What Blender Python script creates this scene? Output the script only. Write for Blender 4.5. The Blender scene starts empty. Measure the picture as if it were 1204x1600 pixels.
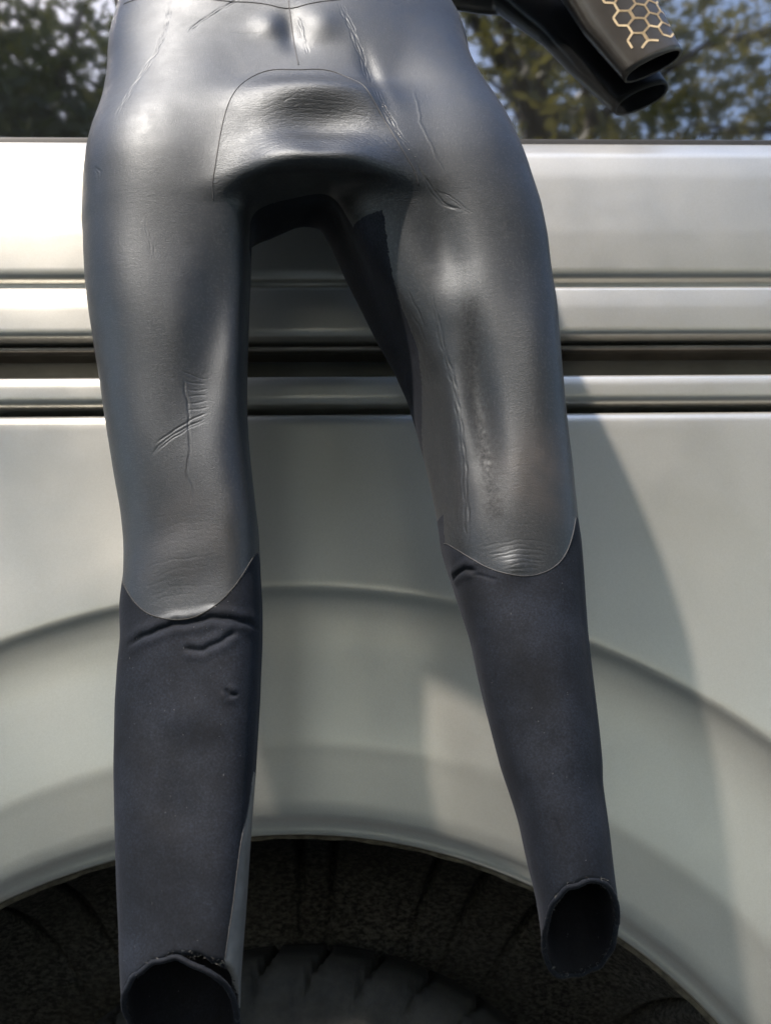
import bpy, bmesh, math, random
import numpy as np
from mathutils import Vector, Matrix
from mathutils.bvhtree import BVHTree

# ------------------------------------------------------------------ camera, sky, sun, exposure
scene = bpy.context.scene
COL = scene.collection
SUN_TO = Vector((-0.36, -0.47, 0.81)).normalized()      # towards the sun: high, behind the camera's left shoulder

cam_data = bpy.data.cameras.new('camera')
cam = bpy.data.objects.new('camera', cam_data); COL.objects.link(cam)
YAW, PITCH, ROLL = math.radians(2.6), math.radians(17.0), math.radians(1.35)
fw = Vector((math.sin(YAW)*math.cos(PITCH), math.cos(YAW)*math.cos(PITCH), math.sin(PITCH)))
rt = fw.cross(Vector((0, 0, 1))).normalized(); up = rt.cross(fw)
r2 = rt*math.cos(ROLL) - up*math.sin(ROLL); u2 = rt*math.sin(ROLL) + up*math.cos(ROLL)
M = Matrix((r2, u2, -fw)).transposed().to_4x4(); M.translation = Vector((-0.05, 0, 0.76))
cam.matrix_world = M
cam_data.sensor_fit = 'VERTICAL'; cam_data.sensor_height = 36.0; cam_data.sensor_width = 36.0
cam_data.lens = 40.5
cam_data.clip_start = 0.05; cam_data.clip_end = 500
cam_data.dof.use_dof = True; cam_data.dof.focus_distance = 1.10; cam_data.dof.aperture_fstop = 7.5
scene.camera = cam

world = bpy.data.worlds.new('World'); scene.world = world; world.use_nodes = True
wn = world.node_tree.nodes; wl = world.node_tree.links
sky = wn.new('ShaderNodeTexSky'); sky.sky_type = 'NISHITA'; sky.sun_disc = False
sky.sun_elevation = math.asin(SUN_TO.z); sky.sun_rotation = math.atan2(SUN_TO.x, SUN_TO.y)
sky.air_density = 1.0; sky.dust_density = 1.0; sky.ozone_density = 1.0
wn['Background'].inputs['Strength'].default_value = 0.15
wl.new(sky.outputs['Color'], wn['Background'].inputs['Color'])

sd = bpy.data.lights.new('sun', 'SUN'); sun = bpy.data.objects.new('sun', sd); COL.objects.link(sun)
sd.energy = 2.4; sd.angle = math.radians(1.8); sd.color = (1.0, 0.89, 0.77)
sun.rotation_euler = (-SUN_TO).to_track_quat('-Z', 'Y').to_euler()
sun.location = SUN_TO*20

scene.view_settings.view_transform = 'Standard'; scene.view_settings.look = 'None'
scene.view_settings.gamma = 1.0; scene.view_settings.use_curve_mapping = False
scene.view_settings.exposure = 1.68
scene.cycles.max_bounces = 5; scene.cycles.glossy_bounces = 3; scene.cycles.diffuse_bounces = 2; scene.cycles.transmission_bounces = 2
scene.cycles.use_adaptive_sampling = True; scene.cycles.adaptive_threshold = 0.02
scene.cycles.caustics_reflective = False; scene.cycles.caustics_refractive = False
scene.cycles.use_denoising = True

# ------------------------------------------------------------------ helpers
def tag(o, label=None, cat=None, group=None, kind=None):
    if label: o['label'] = label
    if cat: o['category'] = cat
    if group: o['group'] = group
    if kind: o['kind'] = kind
    return o

def empty(name, loc=(0, 0, 0)):
    o = bpy.data.objects.new(name, None); COL.objects.link(o); o.location = loc
    o.empty_display_size = 0.1
    return o

def mesh_obj(name, verts, faces, mat, parent=None, smooth=True, origin=None):
    me = bpy.data.meshes.new(name)
    me.from_pydata([tuple(v) for v in verts], [], [tuple(f) for f in faces])
    me.update()
    if smooth: me.polygons.foreach_set('use_smooth', [True]*len(me.polygons))
    o = bpy.data.objects.new(name, me); COL.objects.link(o)
    if mat is not None: me.materials.append(mat)
    if parent is not None:
        o.parent = parent; o.matrix_parent_inverse = Matrix.Translation(-parent_loc(parent))
    return o

def parent_loc(p):
    if p.parent is None: return p.location.copy()
    return parent_loc(p.parent)+p.matrix_parent_inverse.translation+p.location

def loft(rings, closed=True, cap0=False, cap1=False):
    n = len(rings[0]); V = [p for r in rings for p in r]; Fc = []
    for i in range(len(rings)-1):
        for j in range(n if closed else n-1):
            a = i*n+j; b = i*n+(j+1) % n
            Fc.append((a, b, b+n, a+n))
    if cap0: Fc.append(tuple(range(n))[::-1])
    if cap1: Fc.append(tuple((len(rings)-1)*n+j for j in range(n)))
    return V, Fc

def tube(pts, rad, seg=8):
    """round tube through pts; rad is a number or a list"""
    pts = [Vector(p) for p in pts]; rings = []
    ref = Vector((0, 1, 0.01))
    for i, p in enumerate(pts):
        t = (pts[min(i+1, len(pts)-1)] - pts[max(i-1, 0)]).normalized()
        if abs(t.dot(ref)) > 0.95: ref = Vector((1, 0, 0))
        a = t.cross(ref).normalized(); b = t.cross(a)
        r = rad[i] if isinstance(rad, (list, tuple)) else rad
        rings.append([p + a*r*math.cos(2*math.pi*k/seg) + b*r*math.sin(2*math.pi*k/seg) for k in range(seg)])
    return loft(rings, True, True, True)

def join(parts):
    V, Fc = [], []
    for v, f in parts:
        o = len(V); V += list(v); Fc += [tuple(i+o for i in q) for q in f]
    return V, Fc

def box(x0, x1, y0, y1, z0, z1):
    V = [(x, y, z) for x in (x0, x1) for y in (y0, y1) for z in (z0, z1)]
    return V, [(0, 1, 3, 2), (4, 6, 7, 5), (0, 4, 5, 1), (2, 3, 7, 6), (0, 2, 6, 4), (1, 5, 7, 3)]

# ------------------------------------------------------------------ materials
class NT:
    def __init__(s, name):
        s.m = bpy.data.materials.new(name); s.m.use_nodes = True
        s.t = s.m.node_tree; s.b = s.t.nodes['Principled BSDF']
    def n(s, typ, **kw):
        nd = s.t.nodes.new('ShaderNode'+typ)
        for k, v in kw.items():
            if k in nd.inputs: nd.inputs[k].default_value = v
            else: setattr(nd, k, v)
        return nd
    def l(s, a, b): s.t.links.new(a, b)
    def set(s, **kw):
        for k, v in kw.items(): s.b.inputs[k.replace('_', ' ')].default_value = v
    def pos(s): return s.n('NewGeometry').outputs['Position']
    def mapped(s, src, scale):
        mp = s.n('Mapping'); mp.inputs['Scale'].default_value = scale; s.l(src, mp.inputs['Vector']); return mp.outputs['Vector']
    def noise(s, vec, scale, detail=3, rough=0.55, out='Fac'):
        nd = s.n('TexNoise'); nd.inputs['Scale'].default_value = scale; nd.inputs['Detail'].default_value = detail
        nd.inputs['Roughness'].default_value = rough
        if vec is not None: s.l(vec, nd.inputs['Vector'])
        return nd.outputs[out]
    def ramp(s, fac, stops):
        r = s.n('ValToRGB'); s.l(fac, r.inputs['Fac']); e = r.color_ramp.elements
        e[0].position, e[0].color = stops[0][0], (*stops[0][1], 1)
        e[1].position, e[1].color = stops[-1][0], (*stops[-1][1], 1)
        for p, c in stops[1:-1]:
            q = e.new(p); q.color = (*c, 1)
        return r.outputs['Color']
    def maprange(s, v, a, b, c, d):
        r = s.n('MapRange'); s.l(v, r.inputs['Value'])
        for k, x in zip(('From Min', 'From Max', 'To Min', 'To Max'), (a, b, c, d)): r.inputs[k].default_value = x
        return r.outputs['Result']
    def math(s, op, a, b=None):
        r = s.n('Math'); r.operation = op
        for i, q in enumerate((a, b)):
            if q is None: continue
            if isinstance(q, (int, float)): r.inputs[i].default_value = q
            else: s.l(q, r.inputs[i])
        return r.outputs[0]
    def mix(s, fac, a, b):
        r = s.n('Mix'); r.data_type = 'RGBA'
        s.l(fac, r.inputs['Factor'])
        for k, q in (('A', a), ('B', b)):
            sock = [i for i in r.inputs if i.name == k and i.type == 'RGBA'][0]
            if isinstance(q, tuple): sock.default_value = (*q, 1)
            else: s.l(q, sock)
        return [o for o in r.outputs if o.type == 'RGBA'][0]
    def bump(s, h, strength, dist, prev=None):
        b = s.n('Bump'); b.inputs['Strength'].default_value = strength; b.inputs['Distance'].default_value = dist
        s.l(h, b.inputs['Height'])
        if prev is not None: s.l(prev, b.inputs['Normal'])
        return b.outputs['Normal']
    def nrm(s, o): s.l(o, s.b.inputs['Normal'])
    def col(s, o): s.l(o, s.b.inputs['Base Color'])
    def rgh(s, o): s.l(o, s.b.inputs['Roughness'])

def flat_mat(name, c, rough=0.6, metal=0.0, var=0.25, scale=30, bump=0.0):
    t = NT(name); p = t.pos(); f = t.noise(p, scale, 4)
    t.col(t.ramp(f, [(0.3, tuple(x*(1-var) for x in c)), (0.7, tuple(min(1, x*(1+var)) for x in c))]))
    t.set(Roughness=rough, Metallic=metal)
    if bump: t.nrm(t.bump(t.noise(p, scale*6, 4), bump, 0.002))
    return t.m

def make_skin(name, panel=False):
    """smooth-skin neoprene: dark rubber with a silky sheen"""
    t = NT(name); p = t.pos()
    cl = t.noise(p, 14, 4, 0.6)
    sp = t.noise(p, 420, 2, 0.6)
    at = t.n('Attribute'); at.attribute_name = 'wear'; sp3 = t.n('SeparateColor'); t.l(at.outputs['Color'], sp3.inputs['Color'])
    base = t.ramp(cl, [(0.3, (0.0055, 0.0058, 0.007)), (0.7, (0.0085, 0.0085, 0.0095))])
    patch = t.maprange(t.noise(p, 220, 5, 0.8), 0.25, 0.75, 0, 1)
    stain = t.math('MULTIPLY', sp3.outputs['Red'], patch); knee = t.math('MULTIPLY', sp3.outputs['Green'], t.maprange(t.noise(p, 30, 4), 0.3, 0.7, 0.3, 1))
    c2 = t.mix(t.maprange(sp, 0.50, 0.72, 0, 0.7), base, (0.035, 0.034, 0.034))
    c3 = t.mix(knee, c2, (0.050, 0.040, 0.034))
    t.col(t.mix(stain, c3, (0.003, 0.003, 0.0032)))
    rg = t.maprange(t.noise(p, 40, 4, 0.65), 0.3, 0.7, 0.43, 0.53)
    t.rgh(t.math('ADD', rg, t.math('MULTIPLY', stain, 0.35)))
    t.l(t.maprange(stain, 0, 1, 0.80, 0.15), t.b.inputs['Specular IOR Level'])
    t.set(Specular_IOR_Level=0.72, IOR=1.5, Sheen_Weight=0.04, Sheen_Roughness=0.45)
    t.b.inputs['Sheen Tint'].default_value = (0.85, 0.85, 0.9, 1); t.b.inputs['Specular Tint'].default_value = (0.84, 0.92, 1.0, 1)
    # fine pebble and faint stretch lines
    n1 = t.bump(t.noise(p, 800, 3, 0.7), 0.38, 0.0006)
    st = t.noise(t.mapped(p, (110, 110, 520) if panel else (60, 60, 240)), 1.0, 4, 0.6)
    n2 = t.bump(st, 0.30 if panel else 0.08, 0.0012, n1)
    vo = t.n('TexVoronoi'); vo.feature = 'DISTANCE_TO_EDGE'; vo.inputs['Scale'].default_value = 1.0
    t.l(t.mapped(p, (170, 170, 420)), vo.inputs['Vector'])
    n3 = t.bump(t.maprange(vo.outputs['Distance'], 0, 0.2, 0, 1), 0.10 if panel else 0.03, 0.0006, n2)
    t.nrm(n3)
    return t.m

def make_fabric(name, c0, c1):
    """knit-backed neoprene: matt, fine weave, lint"""
    t = NT(name); p = t.pos()
    fine = t.noise(p, 520, 3, 0.75)
    both = t.math('ADD', t.math('MULTIPLY', t.noise(p, 18, 4, 0.6), 0.45), t.math('MULTIPLY', fine, 0.55))
    base = t.ramp(both, [(0.34, tuple(q*0.45 for q in c0)), (0.5, tuple((q+r)/2 for q, r in zip(c0, c1))), (0.66, tuple(q*1.9 for q in c1))])
    vo = t.n('TexVoronoi'); vo.inputs['Scale'].default_value = 230; t.l(p, vo.inputs['Vector'])
    dot = t.math('LESS_THAN', vo.outputs['Distance'], 0.10)
    sep = t.n('SeparateColor'); t.l(vo.outputs['Color'], sep.inputs['Color'])
    lint = t.math('MULTIPLY', dot, t.math('GREATER_THAN', sep.outputs['Red'], 0.84))
    vo2 = t.n('TexVoronoi'); vo2.inputs['Scale'].default_value = 1.0
    t.l(t.mapped(p, (420, 420, 130)), vo2.inputs['Vector'])
    sep2 = t.n('SeparateColor'); t.l(vo2.outputs['Color'], sep2.inputs['Color'])
    lint2 = t.math('MULTIPLY', t.math('LESS_THAN', vo2.outputs['Distance'], 0.13), t.math('GREATER_THAN', sep2.outputs['Green'], 0.955))
    clump = t.maprange(t.noise(p, 22, 3), 0.42, 0.62, 0.05, 1)
    t.col(t.mix(t.math('MULTIPLY', clump, t.math('MAXIMUM', lint, lint2)), base, (0.11, 0.11, 0.115)))
    t.set(Roughness=0.75, Specular_IOR_Level=0.24, Sheen_Weight=0.06, Sheen_Roughness=0.4)
    t.b.inputs['Sheen Tint'].default_value = (0.65, 0.7, 0.85, 1)
    wv = t.n('TexWave'); wv.inputs['Scale'].default_value = 420; wv.inputs['Distortion'].default_value = 1.5
    wv.bands_direction = 'Z'; t.l(p, wv.inputs['Vector'])
    n1 = t.bump(wv.outputs['Fac'], 0.25, 0.0003)
    n2 = t.bump(t.noise(p, 55, 3), 0.14, 0.004, n1)
    t.nrm(t.bump(t.noise(p, 13, 2), 0.28, 0.012, n2))
    return t.m

def make_paint():
    t = NT('sage_silver_paint'); p = t.pos()
    fl = t.n('TexVoronoi'); fl.inputs['Scale'].default_value = 900; t.l(p, fl.inputs['Vector'])
    sep = t.n('SeparateColor'); t.l(fl.outputs['Color'], sep.inputs['Color'])
    base = t.ramp(sep.outputs['Red'], [(0.0, (0.54, 0.53, 0.49)), (1.0, (0.58, 0.57, 0.53))])
    dirt = t.noise(t.mapped(p, (3, 3, 7)), 1.0, 6, 0.65)
    t.col(t.mix(t.maprange(dirt, 0.5, 0.75, 0, 0.35), base, (0.50, 0.485, 0.44)))
    t.set(Metallic=0.84, Coat_Weight=0.25, Coat_Roughness=0.12)
    t.rgh(t.maprange(t.noise(p, 9, 5, 0.65), 0.3, 0.7, 0.38, 0.45))
    n1 = t.bump(sep.outputs['Green'], 0.018, 0.0006)
    t.nrm(t.bump(t.noise(p, 5.0, 2), 0.10, 0.02, n1))
    return t.m

M_SKIN = make_skin('smooth_skin_neoprene'); M_PANEL = make_skin('creased_smooth_skin', True)
M_FAB = make_fabric('navy_knit', (0.0065, 0.0088, 0.0145), (0.0100, 0.0128, 0.0200))
M_LIN = make_fabric('black_lining', (0.003, 0.003, 0.006), (0.006, 0.006, 0.009))
M_SIDE = flat_mat('grey_side_rubber', (0.14, 0.14, 0.145), 0.5, 0, 0.2, 60, 0.15)
M_SEAM = flat_mat('seam_glue', (0.045, 0.045, 0.048), 0.5, 0, 0.4, 300)
M_GLUE = flat_mat('hem_thread', (0.042, 0.040, 0.037), 0.7, 0, 0.7, 400)
M_FRAY = flat_mat('frayed_thread', (0.16, 0.155, 0.145), 0.8, 0, 0.5, 200)
M_GOLD = flat_mat('gold_print', (0.72, 0.57, 0.36), 0.5, 0.0, 0.15, 100)
M_PAINT = make_paint()
M_BLACK = flat_mat('black_rubber_seal', (0.018, 0.018, 0.018), 0.55, 0, 0.3, 40)
M_CHAN = flat_mat('dark_channel_paint', (0.10, 0.10, 0.085), 0.4, 0.3, 0.2, 20)
M_STEEL = flat_mat('rail_steel', (0.32, 0.29, 0.26), 0.4, 0.8, 0.2, 20)

def make_glass():
    t = NT('tinted_window_glass'); p = t.pos()
    t.col(t.ramp(t.noise(p, 4, 3), [(0.3, (0.010, 0.011, 0.012)), (0.7, (0.014, 0.015, 0.016))]))
    t.set(Roughness=0.032, Specular_IOR_Level=1.0, IOR=2.2, Coat_Weight=0.8, Coat_Roughness=0.032, Coat_IOR=1.6)
    return t.m
M_GLASS = make_glass()

def make_liner():
    t = NT('felt_arch_liner'); p = t.pos()
    a = t.noise(t.mapped(p, (130, 130, 230)), 1.0, 4, 0.7)
    b = t.noise(p, 7, 4)
    c = t.mix(t.maprange(a, 0.42, 0.62, 0, 1), (0.022, 0.021, 0.019), (0.11, 0.10, 0.088))
    t.col(t.mix(t.maprange(b, 0.35, 0.7, 0, 0.6), c, (0.06, 0.055, 0.047)))
    t.set(Roughness=0.95, Specular_IOR_Level=0.2)
    t.nrm(t.bump(a, 0.9, 0.004))
    return t.m
M_LINER = make_liner()

def make_tyre():
    t = NT('dusty_tyre_rubber'); p = t.pos()
    t.col(t.ramp(t.noise(p, 22, 6, 0.7), [(0.35, (0.018, 0.018, 0.018)), (0.7, (0.055, 0.051, 0.047))]))
    t.set(Roughness=0.8); t.nrm(t.bump(t.noise(p, 180, 4), 0.3, 0.001))
    return t.m
M_TYRE = make_tyre()
M_LIP = flat_mat('muddy_arch_flange', (0.13, 0.115, 0.085), 0.85, 0, 0.6, 90, 0.6)
M_RIM = flat_mat('alloy_rim', (0.35, 0.35, 0.36), 0.35, 0.9, 0.1, 20)
M_WOOD = flat_mat('hanger_plastic', (0.03, 0.03, 0.032), 0.4, 0, 0.2, 30)

def make_ground():
    t = NT('pale_gravel'); p = t.pos()
    a = t.noise(p, 60, 5, 0.7); b = t.noise(p, 0.7, 4)
    c = t.ramp(a, [(0.3, (0.11, 0.10, 0.09)), (0.7, (0.22, 0.205, 0.18))])
    t.col(t.mix(t.maprange(b, 0.45, 0.65, 0, 0.7), c, (0.10, 0.12, 0.05)))
    t.set(Roughness=0.95); t.nrm(t.bump(a, 0.8, 0.02))
    return t.m

def make_leaf(name, a, b):
    t = NT(name); oi = t.n('NewGeometry')
    t.col(t.ramp(oi.outputs['Random Per Island'], [(0.0, a), (1.0, b)]))
    t.set(Roughness=0.5, Specular_IOR_Level=0.4)
    tr = t.n('BsdfTranslucent'); tr.inputs['Color'].default_value = (b[0]*2.2, b[1]*2.2, b[2]*1.3, 1)
    mx = t.n('MixShader'); mx.inputs['Fac'].default_value = 0.5
    out = t.t.nodes['Material Output']
    t.l(t.b.outputs[0], mx.inputs[1]); t.l(tr.outputs[0], mx.inputs[2]); t.l(mx.outputs[0], out.inputs['Surface'])
    return t.m
M_BARK = flat_mat('brown_bark', (0.075, 0.058, 0.043), 0.95, 0, 0.4, 25, 0.8)

# ------------------------------------------------------------------ tables (metres): the wetsuit's silhouettes and creases
T_LO = [(0.5948, -0.2165), (0.6418, -0.223), (0.6655, -0.2271), (0.6898, -0.2301), (0.7144, -0.2322), (0.7397, -0.2354), (0.7916, -0.2402), (0.8457, -0.2447), (0.902, -0.2471), (0.9368, -0.2469), (0.9606, -0.2455), (0.9909, -0.2484), (1.0062, -0.2476), (1.0217, -0.2461), (1.0531, -0.2478), (1.0852, -0.2525), (1.1179, -0.2598), (1.1513, -0.2665), (1.1853, -0.2734), (1.2201, -0.2798), (1.2555, -0.287), (1.2917, -0.2943), (1.3286, -0.3005), (1.3662, -0.3048), (1.4046, -0.3078), (1.4438, -0.3089), (1.4899, -0.3109), (1.5393, -0.3113), (1.5909, -0.3118), (1.6442, -0.3077), (1.6993, -0.3018), (1.7564, -0.2954), (1.8547, -0.2848), (2.0109, -0.2678)]
T_LI = [(0.5924, -0.1315), (0.6393, -0.1311), (0.663, -0.1312), (0.6872, -0.1301), (0.7119, -0.1285), (0.7371, -0.1269), (0.7628, -0.1258), (0.7998, -0.1238), (0.8433, -0.1212), (0.8712, -0.1199), (0.8997, -0.1186), (0.9289, -0.1179), (0.9586, -0.1172), (0.989, -0.1176), (1.0201, -0.1198), (1.0516, -0.1214), (1.0644, -0.1222), (1.0838, -0.1249), (1.1167, -0.129), (1.1502, -0.1326), (1.1913, -0.1358), (1.2477, -0.1361), (1.2912, -0.1355), (1.3282, -0.1347), (1.3737, -0.1341), (1.4047, -0.1339), (1.4441, -0.127), (1.5403, -0.1049), (1.646, -0.0844)]
T_RO = [(0.6306, 0.1895), (0.6891, 0.1863), (0.7043, 0.1846), (0.7298, 0.1835), (0.7559, 0.1828), (0.7825, 0.1827), (0.8097, 0.1815), (0.8262, 0.1808), (0.8373, 0.1825), (0.8656, 0.1823), (0.8945, 0.1816), (0.924, 0.1808), (0.9541, 0.1806), (0.9848, 0.1804), (1.0162, 0.1801), (1.048, 0.1791), (1.061, 0.1771), (1.0806, 0.1762), (1.1138, 0.1745), (1.1476, 0.1721), (1.1822, 0.1697), (1.2174, 0.1685), (1.2534, 0.1685), (1.2901, 0.1686), (1.3276, 0.1653), (1.3658, 0.1639), (1.4049, 0.1598), (1.4447, 0.1514), (1.4915, 0.1438), (1.5415, 0.1369), (1.5622, 0.1329), (1.5937, 0.1268), (1.6476, 0.1146), (1.7031, 0.1033), (1.7605, 0.0852), (1.8595, 0.0574), (2.0171, 0.0543)]
T_RI = [(0.6324, 0.1221), (0.6809, 0.1197), (0.7059, 0.1195), (0.7314, 0.1172), (0.7575, 0.112), (0.7949, 0.1064), (0.8168, 0.1006), (0.8391, 0.0941), (0.8674, 0.0885), (0.8962, 0.0827), (0.9257, 0.0774), (0.9557, 0.0731), (0.9864, 0.0658), (1.0177, 0.0589), (1.0304, 0.0558), (1.0495, 0.0524), (1.0819, 0.0519), (1.115, 0.0496), (1.1487, 0.0453), (1.1831, 0.0403), (1.2182, 0.0332), (1.2541, 0.0208), (1.2907, 0.0043), (1.328, -0.0106), (1.366, -0.0265), (1.4047, -0.0407), (1.4284, -0.0513), (1.4443, -0.0573), (1.5405, -0.0731), (1.646, -0.0844)]
T_CY = [(0.6375, 1.015), (0.7878, 1.03), (1.0194, 1.05), (1.2909, 1.065), (1.4443, 1.072), (1.5003, 1.085), (1.6245, 1.118), (1.7589, 1.15), (2.1832, 1.165)]
T_CB = [(0.6375, 0.046), (0.7878, 0.048), (1.0194, 0.056), (1.2909, 0.07), (1.4443, 0.075), (1.5003, 0.085), (1.6245, 0.084), (1.7589, 0.078), (2.1832, 0.08)]
S_WAIST = [(-0.2827, 1.6959), (-0.234, 1.6881), (-0.2036, 1.6782), (-0.1676, 1.6673), (-0.1251, 1.6655), (-0.0952, 1.6534), (-0.0684, 1.6638), (-0.0327, 1.6709), (-0.0073, 1.6894), (0.04, 1.6995)]
S_CENTER = [(-0.0993, 1.6997), (-0.0978, 1.6907), (-0.0945, 1.6568), (-0.0875, 1.5912), (-0.0838, 1.5668)]
S_CROTCH = [(-0.1669, 1.3898), (-0.1679, 1.4047), (-0.1648, 1.4274), (-0.1609, 1.4679), (-0.1543, 1.5064), (-0.141, 1.5362), (-0.1249, 1.5535), (-0.1084, 1.5598), (-0.0835, 1.5579), (-0.0613, 1.5602), (-0.0411, 1.5541), (-0.0214, 1.534), (-0.0056, 1.5024), (0.0066, 1.4734), (0.0201, 1.4404), (0.0321, 1.4189), (0.0361, 1.4053)]
S_HEML = [(-0.2442, 1.0119), (-0.2368, 0.999), (-0.229, 0.9873), (-0.2174, 0.9756), (-0.2033, 0.9691), (-0.1866, 0.966), (-0.17, 0.968), (-0.1536, 0.9776), (-0.14, 0.9919), (-0.1291, 1.0105), (-0.1181, 1.0386), (-0.1097, 1.0564)]
S_HEMR = [(0.0293, 1.0822), (0.0462, 1.0637), (0.0516, 1.0528), (0.0597, 1.0395), (0.0735, 1.0244), (0.0901, 1.0112), (0.1069, 1.0039), (0.1212, 1.0025), (0.1358, 1.0059), (0.1478, 1.0128), (0.1572, 1.0234), (0.1655, 1.0412), (0.1717, 1.0624)]
S_SIDE = [(-0.1121, 1.0062), (-0.1154, 0.9484), (-0.1174, 0.8928), (-0.1214, 0.8393), (-0.1251, 0.8031), (-0.1294, 0.7829), (-0.132, 0.758), (-0.1349, 0.7288), (-0.1384, 0.705), (-0.1404, 0.6862), (-0.1394, 0.67), (-0.1341, 0.6562), (-0.129, 0.6484), (-0.1249, 0.6356)]
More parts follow.
